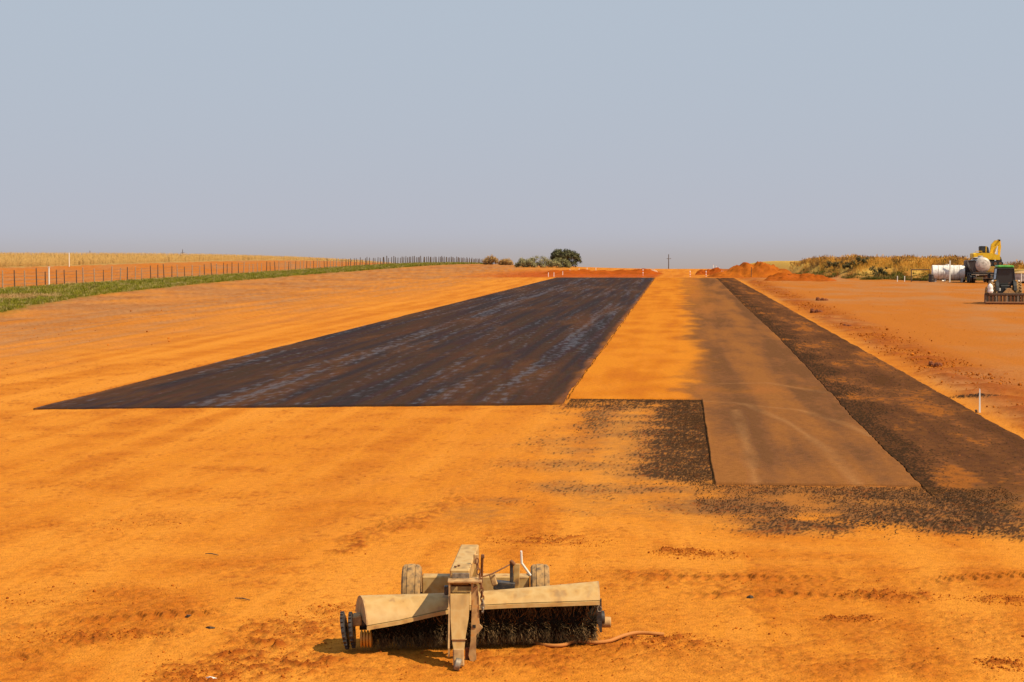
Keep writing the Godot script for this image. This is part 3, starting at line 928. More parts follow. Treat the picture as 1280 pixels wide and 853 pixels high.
	obj("lever", mb().tube([P.call(0.095, 0.87, 18.0), P.call(0.10, 0.74, 18.02), P.call(0.19, 0.60, 18.1)], [0.010, 0.013, 0.013], 8), M.white, T)
	obj("valve_block", mb().box(P.call(-0.65, 0.60, 17.3), Vector3(0.045, 0.09, 0.06), 0.008), M.dark_steel, T)

func thing_part(called: String, parent: Node, at: Transform3D) -> Node3D:
	var o := Node3D.new()
	o.name = called
	parent.add_child(o, true)
	o.transform = at
	return o

func machine_point(px: float, py: float, h := 0.0) -> Vector3:
	var g := gp(px, py, h)
	return Vector3(g.x, h, -g.y)

func make_hose() -> void:
	var c := Curve3D.new()
	var pix := [[659, 797, 0.05], [664, 802, 0.03], [675, 807, 0.02], [690, 809, 0.02], [705, 808, 0.02], [718, 803, 0.03], [732, 804, 0.025], [745, 805, 0.02], [762, 803, 0.02], [778, 797, 0.03], [795, 793, 0.03], [812, 793.5, 0.025], [830, 795, 0.01]]
	for i in pix.size():
		var p := machine_point(pix[i][0], pix[i][1], pix[i][2])
		var q := machine_point(pix[mini(i + 1, pix.size() - 1)][0], pix[mini(i + 1, pix.size() - 1)][1], pix[i][2])
		var r := machine_point(pix[maxi(i - 1, 0)][0], pix[maxi(i - 1, 0)][1], pix[i][2])
		c.add_point(p, (r - q) / 6.0, (q - r) / 6.0)
	c.bake_interval = 0.03
	var pts := []
	for p in c.get_baked_points(): pts.append(p + Vector3(0, 0.012, 0))
	tag(obj("hose", mb().tube(pts, [0.019], 10), M.hose), "tan hydraulic hose snaking over the soil from the broom bristles", "hose")

# ------------------------------------------------------------------ markers and stakes
func marker(px: float, d: float, tall: float, striped: bool, label: String, group: String) -> void:
	var x := xat(px, d)
	var o := thing("marker_post" if striped else "survey_stake", label, "marker post" if striped else "stake", on(x, d), 0.3, group)
	if striped:
		obj("post", mb().box(Vector3(0, tall * 0.5, 0), Vector3(0.10, tall, 0.06), 0.006), M.white, o)
		for k in 2: obj("stripe", mb().box(Vector3(0, tall * (0.2 + 0.42 * k), 0), Vector3(0.108, tall * 0.2, 0.068), 0.004), M.orange_paint, o)
	else:
		obj("shaft", mb().box(Vector3(0, tall * 0.5 - 0.03, 0), Vector3(0.07, tall, 0.05), 0.005), M.white, o)
		obj("tip", mb().lathe([[0.04, tall - 0.03], [0.001, tall + 0.02]], 6), M.orange_paint, o)

func make_markers() -> void:
	# the near stake
	var g := gp(1225, 516)
	var o := thing("wooden_stake", "tall thin white survey stake beside the dark base course strip", "stake", Vector3(g.x, 0, -g.y))
	obj("shaft", mb(Transform3D(Basis(Vector3(0, 0, 1), 0.012), Vector3.ZERO)).prism(PackedVector2Array([Vector2(-0.022, -0.05), Vector2(0.022, -0.05), Vector2(0.013, 0.55), Vector2(0.0, 0.59), Vector2(-0.013, 0.55)]), 0.03), M.white, o)
	obj("peg", mb().box(Vector3(-0.09, 0.03, 0.06), Vector3(0.05, 0.10, 0.05), 0.008, Vector3(0.2, 0.3, 0.3)), M.post_dark, o)
	var S := "orange and white striped marker post at the far end of the lane"
	for px in [863, 883, 902.5]: marker(px, 240.0, 0.78, true, S, "striped posts across the lane end")
	marker(804, 250.0, 0.9, true, "striped marker post at the far corner of the black runway", "")
	var W := "short white stake in the row beside the large soil heap"
	for k in 5: marker(904.5 + k * 2.3, 244.0 + k * 3.5, 0.7, false, W, "white stakes by the large soil heap")
	for k in 3: marker(892 + k * 3.6, 285.0, 1.25 - k * 0.2, false, "white stake top showing above the low red heap behind the lane", "stakes behind the low red heap")
	for q in [[685.5, 238], [692.5, 238], [703.5, 251], [712.5, 272], [734, 300], [724, 286], [745, 302]]: marker(q[0], q[1], 0.6, false, "short white stake in red soil past the black runway end", "stakes past the runway end")
	var d := 234.0
	o = thing("iron_rod", "dark thin rod standing in front of the large soil heap", "rod", on(xat(939.6, d), d))
	obj("shaft", mb().tube([Vector3(0, -0.1, 0), Vector3(0.01, 1.3, 0)], [0.045, 0.035], 7), M.post_dark, o)
	obj("cap", mb().box(Vector3(0.01, 1.3, 0), Vector3(0.1, 0.08, 0.1), 0.01), M.post_dark, o)

# ------------------------------------------------------------------ fence and poles
func make_fence() -> void:
	var X := -64.0
	var o := thing("wire_fence", "long wire fence of thin wooden posts along the grass verge", "fence", on(X, 160))
	var rng := RandomNumberGenerator.new()
	rng.seed = 11
	var base := on(X, 160)
	var kinds := []
	for k in 6:
		var m := mb()
		var r := 0.042 + 0.012 * k / 5.0
		m.lathe([[r * 1.1, -0.3], [r, 0.4], [r * 0.95, 1.1], [r * 0.8, 1.52 + 0.05 * k], [0.001, 1.56 + 0.05 * k]], 7)
		kinds.append(m.mesh())
	var d := 150.0
	var i := 0
	while d < 575.0:
		var p := on(X + rng.randf_range(-0.15, 0.15), d) - base
		var pale := rng.randf() < 0.5 and d < 330.0
		var q := obj("post", kinds[rng.randi() % 6], M.post_pale if pale else M.post_dark, o)
		q.position = p
		q.rotation = Vector3(rng.randf_range(-0.05, 0.05), rng.randf() * 3.0, rng.randf_range(-0.05, 0.05))
		var f := 1.0 + ss(300, 430, d) * 0.9
		q.scale = Vector3(f * 1.2, 1.0 + rng.randf_range(-0.08, 0.1) + ss(300, 430, d) * 0.12, f * 1.2)
		d += 3.0 + rng.randf_range(-0.35, 0.35)
		i += 1
	for y in [0.4, 0.75, 1.1, 1.42]:
		var pts := []
		var w := 150.0
		while w <= 572.0:
			pts.append(on(X - 0.06, w, y) - base); w += 6.0
		obj("wire", mb().tube(pts, [0.011], 4, false), M.wire, o)
	# a painted post among them
	o = thing("painted_post", "bright white post standing in the fence line above the verge", "post", on(-63.6, 173.5))
	obj("shaft", mb().box(Vector3(0, 0.95, 0), Vector3(0.11, 2.0, 0.11), 0.01), M.white, o)
	obj("cap", mb().box(Vector3(0, 1.97, 0), Vector3(0.2, 0.06, 0.2), 0.01), M.white, o)
	d = 318.0
	o = thing("field_post", "thin white post at the edge of the dry maize field", "post", on(xat(86, d), d))
	obj("shaft", mb().box(Vector3(0, 1.25, 0), Vector3(0.13, 2.6, 0.13), 0.01), M.white, o)
	obj("cap", mb().lathe([[0.09, 2.55], [0.001, 2.65]], 8), M.white, o)

func pole(px: float, d: float, top_py: float, arms: bool, label: String) -> void:
	var x := xat(px, d)
	var p := on(x, d)
	var top := EYE - (top_py - 309.0) / FOCAL * d
	var h := top - p.y
	var o := thing("utility_pole", label, "utility pole", p, 0.5)
	obj("shaft", mb().tube([Vector3(0, -0.3, 0), Vector3(0, h, 0)], [0.2, 0.13], 8), M.post_dark, o)
	if arms:
		obj("crossarm", mb().box(Vector3(0, h - 1.6, 0.16), Vector3(1.7, 0.14, 0.12), 0.01), M.post_dark, o)
		for s in [-0.75, 0.0, 0.75]: obj("insulator", mb(Transform3D(Basis.IDENTITY, Vector3(s, h - 1.53, 0.16))).lathe([[0.05, 0.0], [0.08, 0.1], [0.06, 0.2], [0.001, 0.25]], 8), M.grey_steel, o)

# ------------------------------------------------------------------ plants
func leafy(m: MB, rng: RandomNumberGenerator, blobs: Array, count: int, size: float, dark: Color, light: Color) -> void:
	m.use_col = true
	var total := 0.0
	for b in blobs: total += b[3] * b[3]
	for b in blobs:          # x, y, z, radius
		var c := Vector3(b[0], b[1], b[2])
		var k := int(count * b[3] * b[3] / total)
		for i in k:
			var dir := Vector3(rng.randfn(), rng.randfn() * 0.85, rng.randfn()).normalized()
			var p: Vector3 = c + dir * b[3] * pow(rng.randf(), 0.4) * rng.randf_range(0.85, 1.1)
			var nn := (dir + Vector3(rng.randf_range(-0.7, 0.7), rng.randf_range(-0.2, 0.9), rng.randf_range(-0.7, 0.7))).normalized()
			var u := nn.cross(Vector3(rng.randf() - 0.5, rng.randf() - 0.5, rng.randf() - 0.5)).normalized() * size * rng.randf_range(0.6, 1.3)
			var w := nn.cross(u) * 0.45
			m.col = dark.lerp(light, rng.randf())
			m.tri(p - u, p + w, p + u); m.tri(p - u, p + u, p - w)

func make_plants() -> void:
	var rng := RandomNumberGenerator.new()
	rng.seed = 21
	# the lone tree past the crest
	var d := 372.0
	var x := xat(707, d)
	var p := on(x, d)
	var T := thing("round_tree", "round dark green tree standing alone on the skyline", "tree", p)
	var h := EYE - (309.0 - 309.0) / FOCAL * d - p.y      # crown top near eye level
	var trunk := mb()
	trunk.tube([Vector3(0, -0.3, 0), Vector3(0.1, 1.2, 0), Vector3(0.0, h * 0.4, 0.1), Vector3(-0.2, h * 0.6, 0)], [0.34, 0.26, 0.18, 0.06], 9)
	for k in 7:
		var an := k * 0.9
		trunk.tube([Vector3(0.05, 1.2 + k * 0.25, 0), Vector3(cos(an) * 0.9, 1.7 + k * 0.25, sin(an) * 0.9), Vector3(cos(an) * 1.7, 2.1 + k * 0.22, sin(an) * 1.6)], [0.12, 0.08, 0.03], 6)
	obj("trunk", trunk, M.bark, T)
	var crown := mb()
	var bl := []
	for k in 46:
		var dir := Vector3(rng.randfn(), absf(rng.randfn()) * 0.8 - 0.1, rng.randfn()).normalized()
		var q := Vector3(dir.x * 2.55, h * 0.42 + dir.y * h * 0.46, dir.z * 2.4) * Vector3(1, 1, 1)
		bl.append([q.x - 0.15, q.y, q.z, rng.randf_range(0.42, 0.85)])
	for q in [[2.9, h * 0.42, 0.2, 0.6], [3.2, h * 0.3, 0.0, 0.45], [2.6, h * 0.66, 0.0, 0.4], [-2.9, h * 0.4, 0.1, 0.55], [0, h * 0.5, 0, 1.5], [0.8, h * 0.25, 0.5, 1.1], [-1.2, h * 0.3, 0.5, 1.2], [1.9, h * 0.2, 0.3, 0.9]]: bl.append(q)
	leafy(crown, rng, bl, 9000, 0.17, Color(0.030, 0.034, 0.015), Color(0.125, 0.115, 0.05))
	obj("crown", crown, M.leaf, T)
	# shrubs on the skyline
	for s in [["grey_green_shrub", "low grey green shrub left of the lone tree", 676.0, 360.0, 4.4, 2.5, Color(0.16, 0.15, 0.065), Color(0.34, 0.29, 0.13)],
			["olive_shrub", "olive shrub at the foot of the lone tree", 699.0, 362.0, 2.6, 2.2, Color(0.11, 0.11, 0.045), Color(0.25, 0.22, 0.09)],
			["sparse_shrub", "grey green shrub at the far end of the skyline shrubs", 657.0, 356.0, 2.2, 2.0, Color(0.15, 0.14, 0.065), Color(0.32, 0.27, 0.13)],
			["dry_shrub", "straw coloured dry shrub at the end of the wire fence", 613.5, 430.0, 2.0, 2.5, Color(0.28, 0.15, 0.05), Color(0.48, 0.3, 0.11)],
			["low_dry_shrub", "small low dry shrub beside the straw coloured shrub", 632.0, 425.0, 1.9, 1.7, Color(0.30, 0.16, 0.05), Color(0.45, 0.28, 0.1)]]:
		var o := thing(s[0], s[1], "shrub", on(xat(s[2], s[3]), s[3]))
		var st := mb()
		for k in 7: st.tube([Vector3.ZERO, Vector3(rng.randf_range(-0.5, 0.5) * s[4] * 0.8, s[5] * rng.randf_range(0.6, 0.95), rng.randf_range(-0.6, 0.6))], [0.05, 0.012], 5)
		obj("stems", st, M.bark, o)
		var m := mb()
		var bb := []
		for k in 44:
			var u := rng.randf_range(-1, 1)
			bb.append([u * s[4] * 0.85, s[5] * (0.12 + rng.randf() * 0.72 * (1.0 - u * u * 0.6)), rng.randf_range(-1, 1), rng.randf_range(0.35, 0.7)])
		leafy(m, rng, bb, 4200, 0.12, s[6], s[7])
		obj("foliage", m, M.leaf, o)
	make_grasses(rng)

func blades(rng: RandomNumberGenerator, count: int, tall: float, spread: float, width: float, lean: float, heads: bool) -> ArrayMesh:
	var m := mb()
	m.use_col = true
	for i in count:
		var a := rng.randf() * TAU
		var b := Vector3(cos(a), 0, sin(a)) * spread * sqrt(rng.randf())
		var h := tall * rng.randf_range(0.55, 1.0)
		var l := Vector3(cos(a + rng.randf_range(-1, 1)), 0, sin(a + rng.randf_range(-1, 1))) * lean * h * rng.randf()
		var w := Vector3(-sin(a), 0, cos(a)) * width
		var mid := b + l * 0.35 + Vector3.UP * h * 0.6
		var tip := b + l + Vector3.UP * h
		m.col = Color(0.75, 0.75, 0.75).lerp(Color(1, 1, 1), rng.randf())
		m.tri(b - w, b + w, mid + w * 0.7); m.tri(b - w, mid + w * 0.7, mid - w * 0.7); m.tri(mid - w * 0.7, mid + w * 0.7, tip)
		if heads:
			m.col = Color(0.9, 0.75, 0.6)
			var hw := w * 2.4
			m.tri(tip - Vector3.UP * h * 0.2, tip + hw - Vector3.UP * h * 0.08, tip + Vector3.UP * h * 0.05)
			m.tri(tip - Vector3.UP * h * 0.2, tip + Vector3.UP * h * 0.05, tip - hw - Vector3.UP * h * 0.08)
	return m.mesh()

func place(x: float, d: float, s: float, rng: RandomNumberGenerator, tilt := 0.1) -> Transform3D:
	var b := Basis.from_euler(Vector3(rng.randf_range(-tilt, tilt), rng.randf() * TAU, rng.randf_range(-tilt, tilt)))
	return Transform3D(b.scaled(Vector3(s, s * rng.randf_range(0.8, 1.2), s)), on(x, d, -0.03))

func make_grasses(rng: RandomNumberGenerator) -> void:
	# verge
	var tuft := blades(rng, 16, 0.3, 0.3, 0.02, 0.6, false)
	var xf := []
	var cl := []
	for i in 21000:
		var d := 98.0 * pow(5.0, rng.randf())
		var inner := -53.5 + 13.0 * exp(-(d - 103.0) / 50.0)
		var x := lerpf(inner - 0.3, -64.5, rng.randf())
		var b := nB.get_noise_2d(x, d)
		if b < -0.38: continue
		xf.append(place(x, d, rng.randf_range(0.6, 1.25) * (1.0 + ss(180, 420, d) * 0.6), rng))
		var c := Color(0.13, 0.15, 0.012).lerp(Color(0.27, 0.24, 0.025), rng.randf())
		if rng.randf() < clampf(0.2 + b * 0.6 + ss(-61.0, -64.5, x) * 0.45, 0, 0.8): c = Color(0.36, 0.26, 0.08).lerp(Color(0.42, 0.34, 0.15), rng.randf())
		if Vector2(x + 52.5, (d - 133.0) * 0.4).length() + b * 2.0 < 3.6: c = Color(0.40, 0.24, 0.09).lerp(Color(0.5, 0.36, 0.16), rng.randf())
		cl.append(c)
	stuff("verge_grass", tuft, M.straw, xf, cl, "green and straw verge grass growing along the wire fence", "grass")
	# dry maize left standing beyond the fence
	var stalk := mb()
	stalk.use_col = true
	stalk.tube([Vector3(0, -0.1, 0), Vector3(0.03, 0.9, 0.02), Vector3(0.1, 1.75, 0.0)], [0.025, 0.02, 0.008], 4, false)
	for k in 9:
		var a := k * 2.4
		var y := 0.3 + k * 0.15
		var o := Vector3(cos(a), 0, sin(a))
		var w := Vector3(-sin(a), 0, cos(a)) * 0.05
		var b := Vector3(0, y, 0)
		stalk.col = Color(0.85, 0.82, 0.75)
		stalk.tri(b - w, b + w, b + o * 0.3 + Vector3.UP * 0.16)
		stalk.tri(b + o * 0.25 + Vector3.UP * 0.13 - w, b + o * 0.25 + Vector3.UP * 0.13 + w, b + o * 0.52 - Vector3.UP * 0.2)
	xf = []; cl = []
	for i in 26000:
		var d := 290.0 + 620.0 * pow(rng.randf(), 1.6)
		var x := -119.0 - pow(rng.randf(), 1.7) * (d * 0.42 - 112.0 + 20.0)
		if x < -d * 0.43 or x > -118.0: continue
		x = snappedf(x, 0.8) + rng.randf_range(-0.12, 0.12)
		var t := place(x, d, rng.randf_range(0.42, 0.66), rng, 0.16)
		xf.append(t)
		cl.append(Color(0.56, 0.34, 0.11).lerp(Color(0.78, 0.54, 0.22), rng.randf()) if rng.randf() > 0.08 else Color(0.2, 0.11, 0.04))
	stuff("maize_field", stalk.mesh(), M.straw, xf, cl, "field of dry standing maize beyond the fence", "maize")
	# tall dry grass on the bank
	var tall := blades(rng, 22, 1.05, 0.35, 0.016, 0.35, true)
	xf = []; cl = []
	for i in 9000:
		var x := 15.5 + 45.0 * rng.randf()
		var f := bank_foot(x)
		var d := f + 4.0 + 34.0 * pow(rng.randf(), 0.8)
		if x < 18.5: d = f + 9.0 + 60.0 * rng.randf()
		if x / d < 0.0625 or x / d > 0.166 and d < 246.0: continue
		var b := nB.get_noise_2d(x * 0.4, d * 0.4)
		var a := nA.get_noise_2d(x * 2.0, d * 2.0)
		var s := (0.42 + 0.42 * rng.randf()) * ss(2.0, 13.0, d - f + b * 4.0) * (1.0 + b * 0.9) * (0.25 + 0.75 * ss(0.0, 4.5, x - 0.0625 * d + b * 1.5))
		if s < 0.12: continue
		xf.append(place(x, d, s, rng, 0.12))
		var c := Color(0.58, 0.34, 0.06).lerp(Color(0.76, 0.50, 0.12), rng.randf())
		if a + b * 0.6 > 0.3 or x < 22.5 and rng.randf() < 0.35: c = Color(0.24, 0.15, 0.06).lerp(Color(0.36, 0.22, 0.08), rng.randf())
		if rng.randf() < 0.05 + clampf(0.35 - (d - f) * 0.03, 0, 0.4): c = Color(0.09, 0.1, 0.025).lerp(Color(0.17, 0.15, 0.04), rng.randf())
		cl.append(c)
	stuff("bank_grass", tall, M.straw, xf, cl, "tall golden dry grass covering the bank behind the white tank", "grass")
	xf = []; cl = []
	for i in 3800:
		var x := 16.5 + 26.0 * rng.randf()
		var f := bank_foot(x)
		var d := f - 0.5 + 10.0 * rng.randf() * rng.randf()
		var b := nB.get_noise_2d(x * 0.5 + 30.0, d * 0.3)
		if b < -0.05 and rng.randf() < 0.8: continue
		xf.append(place(x, d, rng.randf_range(0.7, 1.5), rng))
		var c := Color(0.07, 0.10, 0.016).lerp(Color(0.14, 0.13, 0.025), rng.randf())
		if rng.randf() < 0.35: c = Color(0.28, 0.18, 0.06)
		cl.append(c)
	stuff("bank_weeds", tuft, M.straw, xf, cl, "low green weeds along the foot of the bank", "weeds")
	# shrubs on the bank
	var lab := ["dark shrub in the golden grass behind the white tank", "dark round shrub at the bank foot beside the white pegs", "dusky shrub among the grass heads on the bank end", "brown bush at the tapered end of the grassy bank"]
	var at := [[1079.0, 231.0, 1.0, 1.5], [1099.0, 222.0, 1.3, 1.5], [1063.0, 232.0, 1.2, 1.3], [1044.0, 238.0, 1.5, 1.1]]
	for k in at.size():
		var q: Array = at[k]
		var o := thing("bank_shrub", lab[k], "shrub", on(xat(q[0], q[1]), q[1]))
		var st := mb()
		for i in 5: st.tube([Vector3.ZERO, Vector3(rng.randf_range(-0.5, 0.5), q[3] * 0.8, rng.randf_range(-0.4, 0.4))], [0.04, 0.01], 5)
		obj("stems", st, M.bark, o)
		var m := mb()
		var bb := []
		for i in 14: bb.append([rng.randf_range(-1, 1) * q[2] * 0.7, q[3] * rng.randf_range(0.2, 0.85), rng.randf_range(-0.5, 0.5), rng.randf_range(0.2, 0.4)])
		leafy(m, rng, bb, 900, 0.1, Color(0.035, 0.033, 0.016), Color(0.12, 0.10, 0.035))
		obj("foliage", m, M.leaf, o)

# ------------------------------------------------------------------ clods
func make_clods() -> void:
	var rng := RandomNumberGenerator.new()
	rng.seed = 41
	var m := mb()
	m.use_col = true
	var sp := SphereMesh.new()
	sp.radial_segments = 7; sp.rings = 4; sp.radius = 1.0; sp.height = 2.0
	var arr := sp.get_mesh_arrays()
	var vs: PackedVector3Array = arr[Mesh.ARRAY_VERTEX]
	var ix: PackedInt32Array = arr[Mesh.ARRAY_INDEX]
	var f := noise(77, 0.9, 2)
	for i in range(0, ix.size(), 3):
		var q := []
		for k in 3:
			var p: Vector3 = vs[ix[i + k]]
			q.append(p * (1.0 + 0.45 * f.get_noise_3dv(p * 1.3)) * Vector3(1, 0.7, 0.9))
		m.trio(q[0], q[1], q[2], q[0] + q[1] + q[2])
	var clod := m.mesh()
	var red := []
	var rc := []
	var blk := []
	var bc := []
	for s in stains:
		if s[4] == 1 or s[4] == 2: continue
		var n: int = 420 if s[4] == 0 else 800
		n = int(n * s[5])
		for i in n:
			var a := rng.randf() * TAU
			var r := pow(rng.randf(), 0.7) * 1.15
			var x: float = s[0] + cos(a) * r / s[2]
			var d: float = s[1] + sin(a) * r / s[3]
			var z := (0.003 + 0.009 * pow(rng.randf(), 2.0)) * (1.9 if rng.randf() < 0.04 else 1.0)
			soil(x, d)
			var t := Transform3D(Basis.from_euler(Vector3(rng.randf() * 6, rng.randf() * 6, rng.randf() * 6)).scaled(Vector3.ONE * z), Vector3(x, SO_H + z * 0.3, -d))
			if s[4] == 0:
				red.append(t); rc.append(MID.lerp(RED * 0.8, pow(rng.randf(), 0.6)))
			else:
				blk.append(t); bc.append(CRUMB.lerp(BROWN, rng.randf() * 0.6))
	# loose grit everywhere in front
	for i in 9000:
		var d := 14.5 + 26.0 * pow(rng.randf(), 1.5)
		var x := rng.randf_range(-0.42, 0.24) * d
		if nB.get_noise_2d(x * 0.5, d * 0.5 + 50.0) + rng.randf_range(-0.5, 0.5) < 0.05: continue
		var z := rng.randf_range(0.002, 0.007) * (2.4 if rng.randf() < 0.02 else 1.0)
		soil(x, d)
		red.append(Transform3D(Basis.from_euler(Vector3(rng.randf() * 6, rng.randf() * 6, rng.randf() * 6)).scaled(Vector3.ONE * z), Vector3(x, SO_H + z * 0.3, -d)))
		rc.append(ORANGE.lerp(RED, rng.randf()))
	# ridge of rubble along the outer edge of the strip
	for i in 5200:
		var d := 42.0 * pow(5.0, rng.randf())
		var x := 8.7 + rng.randfn() * 0.55 + rng.randf() * 0.4
		if x < 7.3: continue
		if nB.get_noise_2d(x * 0.3, d * 0.25) + rng.randf_range(-0.3, 0.3) < 0.0: continue
		var z := rng.randf_range(0.010, 0.034) * (2.2 if rng.randf() < 0.04 else 1.0)
		red.append(Transform3D(Basis.from_euler(Vector3(rng.randf() * 6, rng.randf() * 6, rng.randf() * 6)).scaled(Vector3.ONE * z), on(x, d, z * 0.3 + 0.03)))
		rc.append(MID.lerp(RED * 0.7, rng.randf()))
	for i in 900:      # and on the open ground either side
		var d := 45.0 * pow(4.0, rng.randf())
		var x := rng.randf_range(-0.24, -0.1) * d - 14.0 if rng.randf() < 0.5 else rng.randf_range(9.0, 9.0 + d * 0.2)
		var z := rng.randf_range(0.008, 0.026) * (2.2 if rng.randf() < 0.04 else 1.0)
		red.append(Transform3D(Basis.from_euler(Vector3(rng.randf() * 6, rng.randf() * 6, rng.randf() * 6)).scaled(Vector3.ONE * z), on(x, d, z * 0.3)))
		rc.append(MID.lerp(RED * 0.8, rng.randf()))
	# crumbs beside the lane
	for i in 36000:
		var x := 0.0
		var d := 0.0
		var q := rng.randf()
		if q < 0.4:
			x = 0.6 - absf(rng.randfn()) * 0.55; d = rng.randf_range(29.5, 46.1)
		elif q < 0.6:
			x = rng.randf_range(-2.8, 0.6); d = 46.1 - absf(rng.randfn()) * 1.2
		elif q < 0.85:
			x = rng.randf_range(0.3, 5.4); d = 29.6 - absf(rng.randfn()) * 1.9
		else:
			d = rng.randf_range(25.0, 60.0); x = 4.25 + ss(30, 90, d) * 0.4 + absf(rng.randfn()) * 0.35
		if nB.get_noise_2d(x, d) + rng.randf_range(-0.4, 0.4) < -0.12: continue
		var z := 0.0035 + 0.0085 * pow(rng.randf(), 2.0)
		blk.append(Transform3D(Basis.from_euler(Vector3(rng.randf() * 6, rng.randf() * 6, rng.randf() * 6)).scaled(Vector3.ONE * z), Vector3(x, 0.018 + z * 0.3 if x > 4.2 else 0.01 + z * 0.3, -d)))
		bc.append(CRUMB.lerp(BROWN, rng.randf() * 0.5))
	stuff("soil_clods", clod, M.leafless, red, rc, "loose red clods and grit scattered over the soil", "soil clods")
	stuff("asphalt_crumbs", clod, M.leafless, blk, bc, "loose black asphalt crumbs spilt round the paved lane end", "asphalt crumbs")
	# single lumps one can pick out
	for q in [[1028, 376.5, 0.22, "flat dark lump of earth on the open ground past the rubble ridge"], [1021, 391, 0.18, "dark lump of earth lying beside the rubble ridge"], [1170, 458, 0.11, "dark lump at the near end of the rubble ridge"], [1060, 409, 0.10, "dark small lump on the middle of the rubble ridge"]]:
		var g := gp(q[0], q[1])
		var o := MeshInstance3D.new()
		var lm := mb()
		for k in 5:
			lm.t = Transform3D(Basis.from_euler(Vector3(k, k * 2.0, k)).scaled(Vector3.ONE * q[2] * (1.0 - k * 0.14)), Vector3((k % 3 - 1.0) * q[2] * 1.3, 0.05, (k % 2) * 0.2))
			for i in range(0, ix.size(), 3): 
				var w := []
				for j in 3:
					var p: Vector3 = vs[ix[i + j]]
					w.append(p * (1.0 + 0.5 * f.get_noise_3dv(p * 1.6 + Vector3.ONE * k)))
				lm.trio(w[0], w[1], w[2], w[0] + w[1] + w[2])
		o = obj(numbered("earth_lump"), lm, M.lump)
		o.position = on(g.x, g.y)
		tag(o, q[3], "earth lump")
	# a few bits on the foreground soil
	for q in [[265, 695, "thin dark stick lying on the smooth orange soil"], [303, 751, "short dark stick beside the tyre tracks"]]:
		var g := gp(q[0], q[1])
		var o := obj(numbered("stick"), mb().tube([Vector3(-0.09, 0.025, 0), Vector3(0.0, 0.03, 0.02), Vector3(0.10, 0.02, 0.06)], [0.005, 0.008, 0.004], 6), M.bark)
		o.position = Vector3(g.x, 0, -g.y)
		tag(o, q[2], "stick")
	for q in [[236, 772, 0.03, "dark stone beside the tyre tracks"], [263, 787, 0.035, "dark stone lying below the tyre tracks"], [938, 748, 0.03, "flat dark stone between the tread marks"], [263, 851, 0.04, "pale stone on the dark disturbed soil"]]:
		var g := gp(q[0], q[1])
		var lm := mb(Transform3D(Basis.from_euler(Vector3(0, q[0], 0)).scaled(Vector3(q[2] * 1.5, q[2] * 0.7, q[2])), Vector3(0, q[2] * 0.3, 0)))
		for i in range(0, ix.size(), 3):
			var w := []
			for j in 3:
				var p: Vector3 = vs[ix[i + j]]
				w.append(p * (1.0 + 0.5 * f.get_noise_3dv(p * 1.2 + Vector3.ONE * q[0])))
			lm.trio(w[0], w[1], w[2], w[0] + w[1] + w[2])
		var o := obj(numbered("stone"), lm, M.cloth if q[0] == 263 and q[1] == 851 else M.bark)
		o.position = Vector3(g.x, 0.0, -g.y)
		tag(o, q[3], "stone")

# ------------------------------------------------------------------ machines on the right
func cyl(r: float, half: float, sides := 24, b := 0.02) -> Array:
	return [[0.001, -half], [r - b, -half], [r, -half + b], [r, half - b], [r - b, half], [0.001, half]]

